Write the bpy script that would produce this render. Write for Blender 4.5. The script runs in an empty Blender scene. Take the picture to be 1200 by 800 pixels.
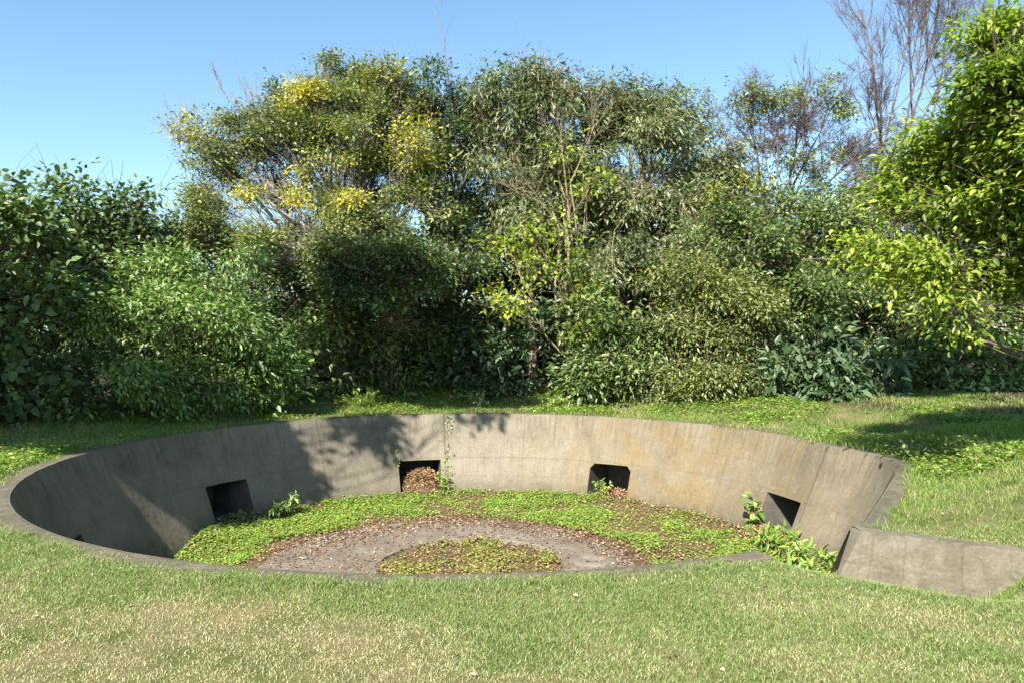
import bpy, math
import numpy as np
from mathutils import Vector, noise as mnoise

rng = np.random.default_rng(11)
scene = bpy.context.scene
COL = scene.collection
PI = math.pi

# ------------------------------------------------------------------ layout
CX, CY = -0.54, 10.22            # centre of the round pit
R0, RB, DEP = 5.10, 4.49, 1.484  # rim radius, base radius, depth
EYE = 1.6
F = 909.0                        # focal length in photo pixels (1200 wide)
PITCH = 0.011
SUN = np.array([-0.45, -1.04, 1.0]); SUN /= np.linalg.norm(SUN)
TH0, TH1 = math.radians(-49.6), math.radians(297.3)   # the wall runs between these, the gap is the entrance


def at(px, py, Y):
    """world point seen at photo pixel (px, py) at depth Y"""
    return np.array([(px - 600) / F * Y, Y, EYE + (400 - py) / F * Y - PITCH * Y])


def sm(a, b, x):
    t = np.clip((np.asarray(x, float) - a) / (b - a), 0, 1)
    return t * t * (3 - 2 * t)


def Rf(th):
    a = (math.degrees(th) + 180) % 360 - 180
    return float(R_np(a))


def R_np(a):
    a = np.asarray(a, float)
    chord = R0 * math.cos(math.radians(15.5)) / np.cos(np.radians(np.clip(a, -48, -15) + 31.5))
    R = np.where((a > -47) & (a < -16), chord, R0)
    return R + 0.20 * sm(-15, -9, a) * (1 - sm(-2, 9, a))


def vnoise(x, y, s, seed=0):
    """smooth value noise on numpy arrays, 0..1"""
    x = np.asarray(x, float) * s + 37.1 * seed + 500; y = np.asarray(y, float) * s + 91.7 * seed + 500
    xi, yi = np.floor(x).astype(np.int64), np.floor(y).astype(np.int64)
    fx, fy = x - xi, y - yi
    fx = fx * fx * (3 - 2 * fx); fy = fy * fy * (3 - 2 * fy)

    def h(i, j):
        n = (i * 374761393 + j * 668265263 + seed * 974634777) & 0xFFFFFFFF
        n = ((n ^ (n >> 13)) * 1274126177) & 0xFFFFFFFF
        return ((n ^ (n >> 16)) & 0xFFFF) / 65535.0
    return (h(xi, yi) * (1 - fx) + h(xi + 1, yi) * fx) * (1 - fy) + (h(xi, yi + 1) * (1 - fx) + h(xi + 1, yi + 1) * fx) * fy


def fbm(x, y, s, seed=0, o=3):
    t = 0; a = 0.55; n = 0
    for k in range(o):
        t = t + a * vnoise(x, y, s * 2 ** k, seed + k); n += a; a *= 0.5
    return t / n


# entrance passage: local axes along the short wing wall
WC = np.array([2.79, 6.17]); WU = np.array([0.836, -0.548]); WV = np.array([-0.548, -0.836])


def uv_of(x, y):
    dx, dy = x - WC[0], y - WC[1]
    return dx * WU[0] + dy * WU[1], dx * WV[0] + dy * WV[1]


def ground_z(x, y):
    x = np.asarray(x, float); y = np.asarray(y, float)
    dx, dy = x - CX, y - CY
    r = np.hypot(dx, dy); sn = dy / np.maximum(r, 1e-3)
    z = (0.30 * sm(5.7, 8.5, r) + 0.9 * sm(8.5, 22, r)) * sm(-0.15, 0.5, sn)
    z = z + 0.05 * (fbm(x, y, 0.6, 3) - 0.5) * sm(5.4, 6.4, r)
    z = z + 0.07 * (fbm(x, y, 1.3, 5) - 0.5) * sm(5.6, 7, r) * sm(0.0, 0.4, sn)
    ad = np.degrees(np.arctan2(dy, dx))
    z = z + 0.30 * sm(5.45, 6.5, r) * sm(-48, -38, ad) * (1 - sm(0, 14, ad)) * (1 - sm(7.5, 9.5, r))
    u, v = uv_of(x, y)
    S = 1 - sm(0.75, 1.35, u)
    V = np.where((u < 0.0) & (v > -0.6) & (r < 5.2), 1.0, sm(-0.14, 0.0, v)) * (1 - sm(0.45, 1.35, v)) * sm(-1.0, -0.35, u + 0.35 * (r < 5.1))
    z = z - 0.30 * S * V
    z = z - 0.6 * np.clip(5.15 - r, 0, 3)
    return z


# ------------------------------------------------------------------ helpers
def mesh_obj(name, V, faces=None, quads=None, tris=None, mats=(), parent=None, attrs=None, smooth=False, uv=None):
    me = bpy.data.meshes.new(name)
    V = np.asarray(V, np.float32)
    if faces is not None:
        me.from_pydata([tuple(map(float, v)) for v in V], [], faces)
    else:
        loops = []; starts = []; off = 0
        if quads is not None and len(quads):
            q = np.asarray(quads, np.int32); loops.append(q.ravel()); starts.append(np.arange(len(q), dtype=np.int32) * 4); off = len(q) * 4
        if tris is not None and len(tris):
            t = np.asarray(tris, np.int32); loops.append(t.ravel()); starts.append(off + np.arange(len(t), dtype=np.int32) * 3)
        loops = np.concatenate(loops); starts = np.concatenate(starts)
        me.vertices.add(len(V)); me.loops.add(len(loops)); me.polygons.add(len(starts))
        me.vertices.foreach_set('co', V.ravel())
        me.loops.foreach_set('vertex_index', loops)
        me.polygons.foreach_set('loop_start', starts)
        me.update(calc_edges=True); me.validate()
    for k, a in (attrs or {}).items():
        at_ = me.attributes.new(k, 'FLOAT', 'POINT'); at_.data.foreach_set('value', np.asarray(a, np.float32))
    if uv is not None:
        l = me.uv_layers.new(name='UVMap')
        vi = np.empty(len(me.loops), np.int32); me.loops.foreach_get('vertex_index', vi)
        l.data.foreach_set('uv', np.asarray(uv, np.float32)[vi].ravel())
    if smooth:
        me.polygons.foreach_set('use_smooth', np.ones(len(me.polygons), bool))
    for m in mats:
        me.materials.append(m)
    o = bpy.data.objects.new(name, me); COL.objects.link(o)
    if parent is not None:
        o.parent = parent
        o.location = -Vector(parent.location)
    return o


def tag(o, label, cat, group=None, kind=None):
    o['label'] = label; o['category'] = cat
    if group: o['group'] = group
    if kind: o['kind'] = kind
    return o


def thing(name, label, cat, loc, group=None):
    o = bpy.data.objects.new(name, None); COL.objects.link(o)
    o.location = tuple(float(c) for c in loc); o.empty_display_size = 0.3
    return tag(o, label, cat, group)


class NT:
    def __init__(s, name):
        s.m = bpy.data.materials.new(name); s.m.use_nodes = True
        s.t = s.m.node_tree; s.n = s.t.nodes; s.n.clear()
        s.out = s.n.new('ShaderNodeOutputMaterial')

    def add(s, ty, **kw):
        nd = s.n.new('ShaderNode' + ty)
        for k, v in kw.items():
            if k.startswith('i_'):
                key = k[2:]
                key = int(key) if key.isdigit() else key.replace('_', ' ')
                if isinstance(v, bpy.types.NodeSocket): s.t.links.new(v, nd.inputs[key])
                else: nd.inputs[key].default_value = v
            else: setattr(nd, k, v)
        return nd

    def attr(s, name): return s.add('Attribute', attribute_name=name).outputs['Fac']

    def ramp(s, fac, stops, interp='LINEAR'):
        r = s.add('ValToRGB', i_Fac=fac); cr = r.color_ramp; cr.interpolation = interp
        while len(cr.elements) < len(stops): cr.elements.new(0.5)
        for e, (p, c) in zip(cr.elements, stops):
            e.position = p; e.color = (c, c, c, 1) if not hasattr(c, '__len__') else (*c, 1)
        return r.outputs['Color']

    def noise(s, vec, scale, detail=4, rough=0.6, dist=0.0):
        return s.add('TexNoise', i_Vector=vec, i_Scale=scale, i_Detail=detail, i_Roughness=rough, i_Distortion=dist).outputs['Fac']

    def mix(s, fac, a, b, blend='MIX'):
        m = s.add('Mix', data_type='RGBA', blend_type=blend)
        for sock, v in ((m.inputs[0], fac), (m.inputs[6], a), (m.inputs[7], b)):
            if isinstance(v, bpy.types.NodeSocket): s.t.links.new(v, sock)
            else: sock.default_value = v if not hasattr(v, '__len__') else ((*v, 1) if len(v) == 3 else v)
        return m.outputs[2]

    def math(s, op, a, b=0.0, clamp=False):
        m = s.add('Math', operation=op, use_clamp=clamp)
        for i, v in ((0, a), (1, b)):
            if isinstance(v, bpy.types.NodeSocket): s.t.links.new(v, m.inputs[i])
            else: m.inputs[i].default_value = v
        return m.outputs[0]

    def finish(s, col, rough=0.9, bump=None, bstr=0.5, bdist=0.02, spec=0.3, trans=0.0, tcol=None):
        p = s.add('BsdfPrincipled', i_Base_Color=col, i_Roughness=rough)
        p.inputs['Specular IOR Level'].default_value = spec
        if bump is not None:
            b = s.add('Bump', i_Height=bump, i_Strength=bstr, i_Distance=bdist); s.t.links.new(b.outputs[0], p.inputs['Normal'])
        sh = p.outputs[0]
        if trans > 0:
            tr = s.add('BsdfTranslucent', i_Color=tcol if tcol is not None else col)
            mx = s.add('MixShader', i_0=trans, i_1=sh, i_2=tr.outputs[0]); sh = mx.outputs[0]
        s.t.links.new(sh, s.out.inputs['Surface'])
        return s.m


def leaf_mat(name, c0, c1, c2, yel=(0.50, 0.43, 0.055), rough=0.38, spec=0.5, trans=0.22, sat=0.86):
    """per-leaf hue between three greens, and autumn leaves where 'yel' is set"""
    def ds(c):
        m = 0.3 * c[0] + 0.6 * c[1] + 0.1 * c[2]
        return tuple(m + (x - m) * sat for x in c)
    c0, c1, c2 = [ds((x[0] * 1.12 * k_, x[1] * 1.05 * k_, x[2] * k_)) for x, k_ in ((c0, .85), (c1, 1.12), (c2, 1.18))]
    s = NT(name)
    g = s.ramp(s.attr('tint'), [(0.0, c0), (0.55, c1), (1.0, c2)])
    col = s.mix(s.attr('yel'), g, yel)
    tc = s.mix(1.0, col, (1.5, 1.75, 0.7), 'MULTIPLY')
    return s.finish(col, rough, spec=spec, trans=trans, tcol=tc)


def bark_mat(name, a, b):
    s = NT(name); pos = s.add('NewGeometry').outputs['Position']
    mp = s.add('Mapping', i_Vector=pos); mp.inputs['Scale'].default_value = (1, 1, 0.25)
    n = s.noise(mp.outputs[0], 22, 5, 0.7)
    return s.finish(s.ramp(n, [(0.3, a), (0.7, b)]), 0.9, bump=n, bstr=0.8, bdist=0.02)


# ------------------------------------------------------------------ leaves and branches
def leaves_mesh(P, D, N, L, W, big=False, curl=0.15):
    """numpy arrays -> verts, quads, tris of folded leaf blades"""
    n = len(P)
    D = D / np.linalg.norm(D, axis=1, keepdims=True)
    S = np.cross(D, N); S /= np.maximum(np.linalg.norm(S, axis=1, keepdims=True), 1e-6)
    N = np.cross(S, D)
    L = L[:, None]; W = W[:, None]
    tip = P + D * L - N * L * curl
    if not big:
        mid = P + D * L * 0.45 + N * W * 0.12
        V = np.stack([P, mid + S * W * 0.5, tip, mid - S * W * 0.5], 1).reshape(-1, 3)
        i = np.arange(n) * 4
        T = np.concatenate([np.stack([i, i + 1, i + 2], 1), np.stack([i, i + 2, i + 3], 1)])
        return V, None, T, 4
    a = P + D * L * 0.28; b = P + D * L * 0.68 - N * L * curl * 0.4
    up = N * W * 0.12
    V = np.stack([P, a + S * W * .5 + up, b + S * W * .38 + up, tip, b - S * W * .38 + up, a - S * W * .5 + up], 1).reshape(-1, 3)
    i = np.arange(n) * 6
    Q = np.concatenate([np.stack([i, i + 1, i + 2, i + 3], 1), np.stack([i, i + 3, i + 4, i + 5], 1)])
    return V, Q, None, 6


def rand_dir(n):
    v = rng.normal(size=(n, 3)); return v / np.linalg.norm(v, axis=1, keepdims=True)


def tubes(polys, name, mat, parent, sides=5):
    """list of (points, radii) -> one mesh"""
    VV = []; QQ = []; off = 0
    for pts, rad in polys:
        pts = np.asarray(pts, float); m = len(pts)
        t = np.gradient(pts, axis=0); t /= np.maximum(np.linalg.norm(t, axis=1, keepdims=True), 1e-6)
        ref = np.array([1.0, 0.2, 0.1]) if abs(t[:, 2]).mean() > 0.7 else np.array([0.05, 0.1, 1.0])
        a = np.cross(t, ref); a /= np.maximum(np.linalg.norm(a, axis=1, keepdims=True), 1e-6); b = np.cross(t, a)
        k = sides if max(rad) > 0.012 else 3
        an = np.arange(k) * 2 * PI / k
        rr = np.asarray(rad, float)[:, None, None]
        ring = pts[:, None, :] + rr * (a[:, None, :] * np.cos(an)[None, :, None] + b[:, None, :] * np.sin(an)[None, :, None])
        VV.append(ring.reshape(-1, 3))
        i = np.arange(m - 1)[:, None] * k; j = np.arange(k)[None, :]; j2 = (j + 1) % k
        q = np.stack([i + j, i + j2, i + k + j2, i + k + j], -1).reshape(-1, 4) + off
        QQ.append(q); off += m * k
    return mesh_obj(name, np.concatenate(VV), quads=np.concatenate(QQ), mats=[mat], parent=parent, smooth=True)


def wob(p, q, n, amp, sag=0.0):
    p = np.asarray(p, float); q = np.asarray(q, float)
    t = np.linspace(0, 1, n)[:, None]
    L = np.linalg.norm(q - p)
    pts = p + (q - p) * t
    w = rng.normal(size=(n, 3)); w[0] = 0; w[-1] = 0
    w[1:-1] = (w[1:-1] + np.roll(w, 1, 0)[1:-1]) * 0.5
    pts = pts + w * amp * L
    pts[:, 2] += sag * L * (4 * t[:, 0] * (1 - t[:, 0]))
    return pts


def grow(p, d, L, rad, lev, out, spread=0.6, up=0.12, kids=(4, 6), shrink=0.62, straight=0.08):
    """bare branching: appends polylines to out"""
    n = 6; pts = [np.asarray(p, float)]; d = np.asarray(d, float) / np.linalg.norm(d)
    dirs = []
    for i in range(n):
        d = d + rng.normal(size=3) * straight + np.array([0, 0, up * 0.3]); d /= np.linalg.norm(d)
        pts.append(pts[-1] + d * L / n); dirs.append(d)
    out.append((np.array(pts), np.linspace(rad, max(rad * 0.45, 0.003), n + 1)))
    if lev <= 0: return
    for k in range(rng.integers(*kids)):
        f = rng.uniform(0.25, 1.0); i = min(n - 1, int(f * n))
        nd = dirs[i] + rng.normal(size=3) * spread * 0.75; nd[2] += up
        grow(pts[i + 1], nd, L * shrink * rng.uniform(0.7, 1.2), max(rad * 0.54, 0.0045), lev - 1, out, spread, up, kids, shrink, straight)


def crown_leaves(lobes, leaf, lai=3.0, droop=0.25, clump=0.16, width=0.42, big=False, gap=0.36, seed=0, shell=0.35, flat=0.8):
    """lobes: (centre, radii, yellow, dens) -> leaf arrays + clump centres"""
    P = []; D = []; N = []; Y = []; Tn = []; CL = []
    for li, (c, rad, yel, dens) in enumerate(lobes):
        area = PI * rad[0] * rad[2]
        nl = int(lai * (dens + 0.7 * (yel > .5)) * area / (0.55 * leaf * leaf * width))
        per = 34 if not big else 20
        nc = max(5, int(nl / per))
        nb = int(np.clip(5 + 5.0 * rad[0] * rad[2], 6, 16))
        bq = rand_dir(nb); bq[:, 1] -= 0.25
        br = (shell + 0.28 + (0.62 - shell) * rng.random(nb))[:, None] * (0.88 if yel > .5 else 1.0)
        bc = bq * br * (0.85 + 0.3 * rng.random((nb, 1)))
        bs = 0.30 * (0.7 + 0.7 * rng.random(nb))
        bt = rng.normal(0, 0.16, nb)
        nn_ = int(nc * 1.5)
        bi = rng.integers(nb, size=nn_)
        q = rand_dir(nn_)
        loc = bc[bi] + q * (bs[bi] * (0.35 + 0.65 * rng.random(nn_) ** 0.5))[:, None] * np.array([1.15, 1.15, flat])
        pc = np.asarray(c) + loc * np.asarray(rad)
        keep = fbm(pc[:, 0] + pc[:, 1] * 0.7, pc[:, 2] - 0.4 * pc[:, 1], 1.3, seed + 7, 2) > gap
        pc = pc[keep][:nc]; q = q[keep][:nc] * 0.7 + loc[keep][:nc] * 0.6; cbt = bt[bi][keep][:nc]
        if len(pc) == 0: continue
        CL.append((li, pc))
        cs = clump * (0.6 + 0.9 * rng.random(len(pc)))
        ct = np.clip(rng.normal(0.45, 0.15, len(pc)) + cbt, 0, 1)
        idx = np.repeat(np.arange(len(pc)), per)
        cq = q[idx] * np.array([1, 1, 0.7]) + np.array([0, 0, 0.1])
        off = np.clip(rng.normal(size=(len(idx), 3)), -1.7, 1.7) * cs[idx][:, None] * np.array([1, 1, 0.75 * min(1, flat + .2)])
        pos = pc[idx] + off
        d = rand_dir(len(idx)) * 0.75 + cq * 0.55 + off / cs[idx][:, None] * 0.35; d[:, 2] -= droop
        nn = rand_dir(len(idx)) * (0.62 if flat > .6 else 0.42) + np.array([-0.1, -0.2, 0.85])
        P.append(pos); D.append(d); N.append(nn)
        Tn.append(np.clip(ct[idx] + rng.normal(0, 0.2, len(idx)), 0, 1))
        yy = np.clip(yel + rng.normal(0, 0.3, len(pc))[idx] + rng.normal(0, 0.2, len(idx)), 0, 1) if yel > 0.02 else (rng.random(len(idx)) < (0.0015 if big else 0.006)) * 0.6
        Y.append(yy)
    return np.concatenate(P), np.concatenate(D), np.concatenate(N), np.concatenate(Tn), np.concatenate(Y), CL


def tree(name, label, cat, base, lobes_px, leaf, mat, bark, group=None, trunk_r=0.09, lai=3.0, droop=0.25, clump=0.16,
         width=0.42, big=False, gap=0.36, fork=0.45, stems=1, seed=0, twigs=3, shell=0.35, limb=0.42, flat=0.8):
    leaf *= 1.3; lai *= 1.45; clump *= 1.25; gap -= 0.03
    """lobes_px rows: (px, py, depth, rx px, ry px [, yellow [, density]])"""
    bx, by = base
    bz = float(ground_z(bx, by))
    root = thing(name, label, cat, (bx, by, bz), group)
    lobes = []
    for l in lobes_px:
        px, py, Y, rx, ry = l[:5]
        k = Y / F
        lobes.append((at(px, py, Y), (rx * k, 0.85 * 0.5 * (rx + ry) * k, ry * k), l[5] if len(l) > 5 else 0.0, l[6] if len(l) > 6 else 1.0))
    P, D, N, Tn, Yl, CL = crown_leaves(lobes, leaf, lai, droop, clump, width, big, gap, seed, shell, flat)
    keep = P[:, 2] > ground_z(P[:, 0], P[:, 1]) + 0.02
    P, D, N, Tn, Yl = P[keep], D[keep], N[keep], Tn[keep], Yl[keep]
    ln = leaf * (0.5 + 0.95 * rng.random(len(P)) ** 1.4)
    V, Q, T, k = leaves_mesh(P, D, N, ln, ln * width * (0.7 + 0.6 * rng.random(len(P))), big)
    mesh_obj('crown', V, quads=Q, tris=T, mats=[mat], parent=root, attrs={'tint': np.repeat(Tn, k), 'yel': np.repeat(Yl, k)})
    # trunk, limbs to the lobes, branches to the clumps
    polys = []
    cen = np.mean([c for c, *_ in lobes], 0)
    top = np.max([c[2] for c, *_ in lobes])
    tips = []
    for s_ in range(stems):
        b0 = np.array([bx + rng.normal() * 0.12 * (stems > 1), by + rng.normal() * 0.12 * (stems > 1), bz - 0.1])
        e = np.array([cen[0] * .7 + bx * .3 + rng.normal() * 0.3 * (stems > 1), cen[1] * .5 + by * .5, bz + (top - bz) * (0.8 if stems == 1 else rng.uniform(.5, .8))])
        tp = wob(b0, e, 9, 0.035)
        polys.append((tp, np.linspace(trunk_r, trunk_r * 0.3, 9))); tips.append(tp)
    for li, pc in CL:
        c = lobes[li][0]
        tp = tips[rng.integers(len(tips))]
        zt = bz + (c[2] - bz) * fork
        i = int(np.clip(np.abs(tp[:, 2] - zt).argmin(), 1, 7))
        lr = trunk_r * limb
        lp = wob(tp[i], c, 7, 0.05, -0.05)
        polys.append((lp, np.linspace(lr, lr * 0.35, 7)))
        for q in pc[rng.permutation(len(pc))[: max(4, int(len(pc) * 0.5))]]:
            j = rng.integers(3, 7)
            bp = wob(lp[j], q, 5, 0.06, -0.03)
            polys.append((bp, np.linspace(0.011, 0.004, 5)))
            for _ in range(twigs if rng.random() < 0.4 else 0):
                qq = q + rng.normal(size=3) * clump * 1.6 + np.array([0, 0, clump * 0.5])
                polys.append((wob(bp[3], qq, 4, 0.05), np.linspace(0.006, 0.003, 4)))
    tubes(polys, 'trunk', bark, root)
    return root


# ------------------------------------------------------------------ materials
s = NT('concrete_wall')
tex = s.add('TexCoord'); uvv = tex.outputs['UV']; pos = s.add('NewGeometry').outputs['Position']
mp = s.add('Mapping', i_Vector=uvv); mp.inputs['Scale'].default_value = (5.0, 0.55, 1)
streak = s.noise(mp.outputs[0], 3.0, 7, 0.7)
big = s.noise(pos, 0.9, 5, 0.65, 0.6)
fine = s.noise(pos, 38, 6, 0.75)
mid = s.noise(pos, 5.5, 6, 0.7, 0.4)
base = s.ramp(big, [(0.3, (0.125, 0.110, 0.086)), (0.5, (0.195, 0.171, 0.134)), (0.72, (0.25, 0.225, 0.18))])
och = s.attr('ochre')
ochm = s.math('MULTIPLY', s.math('MULTIPLY', och, 0.8), s.ramp(s.noise(pos, 1.7, 6, 0.7, 0.5), [(0.35, 0.0), (0.62, 1.0)]))
base = s.mix(ochm, base, (0.205, 0.148, 0.068))
base = s.mix(s.math('MULTIPLY', s.ramp(streak, [(0.48, 0.0), (0.72, 1.0)]), 0.38), base, (0.08, 0.07, 0.052))
base = s.mix(s.math('MULTIPLY', s.ramp(streak, [(0.25, 1.0), (0.42, 0.0)]), 0.5), base, (0.28, 0.25, 0.20))
base = s.mix(s.math('MULTIPLY', s.ramp(mid, [(0.56, 0.0), (0.7, 1.0)]), 0.45), base, (0.29, 0.262, 0.21))
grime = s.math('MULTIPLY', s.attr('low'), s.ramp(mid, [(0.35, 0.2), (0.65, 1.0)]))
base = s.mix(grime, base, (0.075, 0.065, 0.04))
sx = s.add('SeparateXYZ', i_Vector=uvv)
jit = s.math('MULTIPLY', s.math('SUBTRACT', mid, 0.5), 0.06)
uu_ = s.math('ADD', sx.outputs[0], jit)
for ja, jw in ((99, .6), (81, .2), (127, .25), (33, .25), (9, .45), (172, .2)):
    dj = s.math('ABSOLUTE', s.math('SUBTRACT', uu_, math.radians(ja) * 5.1))
    base = s.mix(s.math('MULTIPLY', s.ramp(dj, [(0.004, 1.0), (0.022, 0.0)]), jw), base, (0.05, 0.045, 0.03))
vv_ = s.math('ADD', sx.outputs[1], jit)
for pv, pw in ((0.43, 0.12), (0.80, 0.28), (1.13, 0.12)):
    dj = s.math('ABSOLUTE', s.math('SUBTRACT', vv_, pv))
    base = s.mix(s.math('MULTIPLY', s.math('MULTIPLY', s.ramp(dj, [(0.0, 1.0), (0.022, 0.0)]), pw), s.ramp(big, [(0.4, 0.0), (0.6, 1.0)])), base, (0.06, 0.052, 0.036))
drip = s.math('MULTIPLY', s.ramp(sx.outputs[1], [(0.0, 1.0), (0.55, 0.0)]), s.ramp(streak, [(0.40, 0.0), (0.60, 1.0)]))
base = s.mix(s.math('MULTIPLY', drip, 0.3), base, (0.055, 0.05, 0.036))
vor = s.add('TexVoronoi', feature='DISTANCE_TO_EDGE', i_Vector=s.add('VectorMath', operation='ADD', i_0=pos, i_1=s.add('TexNoise', i_Vector=pos, i_Scale=2.5, i_Detail=5).outputs['Color']).outputs[0], i_Scale=0.55)
base = s.mix(s.math('MULTIPLY', s.ramp(vor.outputs['Distance'], [(0.0, 1.0), (0.005, 0.0)]), 0.3), base, (0.045, 0.04, 0.03))
base = s.mix(0.65, base, s.ramp(fine, [(0.25, (0.40, 0.38, 0.33)), (0.75, (1.34, 1.28, 1.12))]), 'MULTIPLY')
hgt = s.math('ADD', s.math('MULTIPLY', fine, 0.7), s.math('ADD', mid, s.math('MULTIPLY', streak, 0.8)))
M_wall = s.finish(base, 0.92, bump=hgt, bstr=0.55, bdist=0.02, spec=0.25)

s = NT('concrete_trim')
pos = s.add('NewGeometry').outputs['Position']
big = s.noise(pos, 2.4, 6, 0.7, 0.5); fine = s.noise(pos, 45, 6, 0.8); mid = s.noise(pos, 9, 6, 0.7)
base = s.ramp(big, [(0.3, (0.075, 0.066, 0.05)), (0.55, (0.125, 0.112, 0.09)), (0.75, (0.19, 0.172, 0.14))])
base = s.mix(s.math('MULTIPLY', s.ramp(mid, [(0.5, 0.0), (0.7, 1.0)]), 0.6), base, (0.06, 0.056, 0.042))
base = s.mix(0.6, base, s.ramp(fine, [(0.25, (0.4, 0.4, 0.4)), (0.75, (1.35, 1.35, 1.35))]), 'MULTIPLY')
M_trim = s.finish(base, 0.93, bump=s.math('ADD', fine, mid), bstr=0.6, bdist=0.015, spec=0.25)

s = NT('concrete_slab')
pos = s.add('NewGeometry').outputs['Position']
big = s.noise(pos, 1.6, 6, 0.7, 0.5); fine = s.noise(pos, 60, 6, 0.8); mid = s.noise(pos, 7, 6, 0.7)
base = s.ramp(big, [(0.3, (0.13, 0.10, 0.072)), (0.55, (0.20, 0.170, 0.130)), (0.75, (0.27, 0.24, 0.195))])
base = s.mix(s.math('MULTIPLY', s.ramp(mid, [(0.5, 0.0), (0.68, 1.0)]), 0.6), base, (0.12, 0.085, 0.06))
base = s.mix(0.6, base, s.ramp(fine, [(0.25, (0.5, 0.5, 0.5)), (0.75, (1.3, 1.3, 1.3))]), 'MULTIPLY')
M_slab = s.finish(base, 0.92, bump=fine, bstr=0.5, bdist=0.01, spec=0.25)

s = NT('lawn_soil')
pos = s.add('NewGeometry').outputs['Position']
n1 = s.noise(pos, 40, 5, 0.75); n2 = s.noise(pos, 1.4, 4, 0.6)
base = s.mix(s.ramp(n2, [(0.38, 0.0), (0.62, 1.0)]), (0.10, 0.125, 0.035), (0.24, 0.19, 0.10))
base = s.mix(s.attr('bare'), base, (0.07, 0.055, 0.035))
base = s.mix(0.7, base, s.ramp(n1, [(0.3, (0.3, 0.28, 0.24)), (0.7, (1.35, 1.35, 1.35))]), 'MULTIPLY')
M_soil = s.finish(base, 0.95, bump=n1, bstr=0.8, bdist=0.02, spec=0.1)

s = NT('pit_soil')
pos = s.add('NewGeometry').outputs['Position']
n1 = s.noise(pos, 30, 6, 0.8); n2 = s.noise(pos, 2.5, 4, 0.6)
base = s.ramp(n1, [(0.3, (0.06, 0.04, 0.025)), (0.5, (0.14, 0.085, 0.05)), (0.7, (0.26, 0.17, 0.10))])
base = s.mix(s.ramp(n2, [(0.45, 0.0), (0.7, 0.6)]), base, (0.11, 0.13, 0.04))
M_pit = s.finish(base, 0.95, bump=n1, bstr=0.9, bdist=0.02, spec=0.1)


def blade_mat(name, g0, g1, g2, dry0, dry1, trans=0.35):
    s = NT(name)
    g = s.ramp(s.attr('tint'), [(0.0, g0), (0.5, g1), (1.0, g2)])
    d = s.ramp(s.attr('tint'), [(0.0, dry0), (1.0, dry1)])
    col = s.mix(s.attr('yel'), g, d)
    return s.finish(col, 0.55, spec=0.3, trans=trans, tcol=s.mix(1.0, col, (1.3, 1.4, 0.8), 'MULTIPLY'))


M_lawn = blade_mat('lawn_blades', (0.08, 0.14, 0.028), (0.19, 0.26, 0.072), (0.34, 0.39, 0.15), (0.22, 0.17, 0.065), (0.74, 0.65, 0.42))
M_bank = blade_mat('bank_blades', (0.06, 0.13, 0.015), (0.13, 0.24, 0.03), (0.23, 0.34, 0.06), (0.28, 0.22, 0.09), (0.5, 0.4, 0.2))
M_clover = leaf_mat('clover_leaf', (0.085, 0.165, 0.012), (0.17, 0.29, 0.022), (0.29, 0.40, 0.05), yel=(0.36, 0.22, 0.08), rough=0.5, trans=0.35)
M_moss = leaf_mat('moss_leaf', (0.10, 0.14, 0.015), (0.20, 0.24, 0.03), (0.33, 0.34, 0.07), yel=(0.34, 0.2, 0.08), rough=0.6, trans=0.3)
M_litter = leaf_mat('dry_leaf', (0.085, 0.042, 0.024), (0.19, 0.105, 0.06), (0.35, 0.235, 0.14), yel=(0.55, 0.45, 0.28), rough=0.7, spec=0.2, trans=0.12)
M_straw = leaf_mat('straw_leaf', (0.13, 0.065, 0.03), (0.28, 0.155, 0.075), (0.42, 0.27, 0.14), yel=(0.6, 0.48, 0.28), rough=0.7, spec=0.2, trans=0.12)

L_dark = leaf_mat('leaf_dark', (0.022, 0.048, 0.010), (0.05, 0.092, 0.018), (0.10, 0.15, 0.035))
L_vine = leaf_mat('leaf_vine', (0.038, 0.08, 0.018), (0.09, 0.155, 0.036), (0.165, 0.235, 0.075), rough=0.45, spec=0.35)
L_mid = leaf_mat('leaf_mid', (0.035, 0.07, 0.012), (0.085, 0.145, 0.024), (0.165, 0.22, 0.05))
L_fresh = leaf_mat('leaf_fresh', (0.052, 0.115, 0.018), (0.12, 0.225, 0.034), (0.22, 0.32, 0.065))
L_olive = leaf_mat('leaf_olive', (0.055, 0.082, 0.012), (0.125, 0.165, 0.028), (0.22, 0.25, 0.055))
L_lance = leaf_mat('leaf_lance', (0.04, 0.07, 0.018), (0.10, 0.14, 0.04), (0.19, 0.22, 0.085), yel=(0.30, 0.17, 0.09))
L_lime = leaf_mat('leaf_lime', (0.08, 0.135, 0.016), (0.19, 0.26, 0.034), (0.35, 0.41, 0.075), trans=0.4, sat=1)
L_gloss = leaf_mat('leaf_gloss', (0.022, 0.055, 0.018), (0.05, 0.10, 0.035), (0.10, 0.16, 0.075), rough=0.42, spec=0.4, trans=0.2)
B_grey = bark_mat('bark_grey', (0.14, 0.12, 0.10), (0.31, 0.27, 0.23))
B_brown = bark_mat('bark_brown', (0.075, 0.05, 0.035), (0.17, 0.12, 0.085))
B_tan = bark_mat('bark_tan', (0.17, 0.12, 0.075), (0.33, 0.25, 0.165))
B_pink = bark_mat('bark_pinkish', (0.085, 0.06, 0.052), (0.19, 0.14, 0.125))

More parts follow.
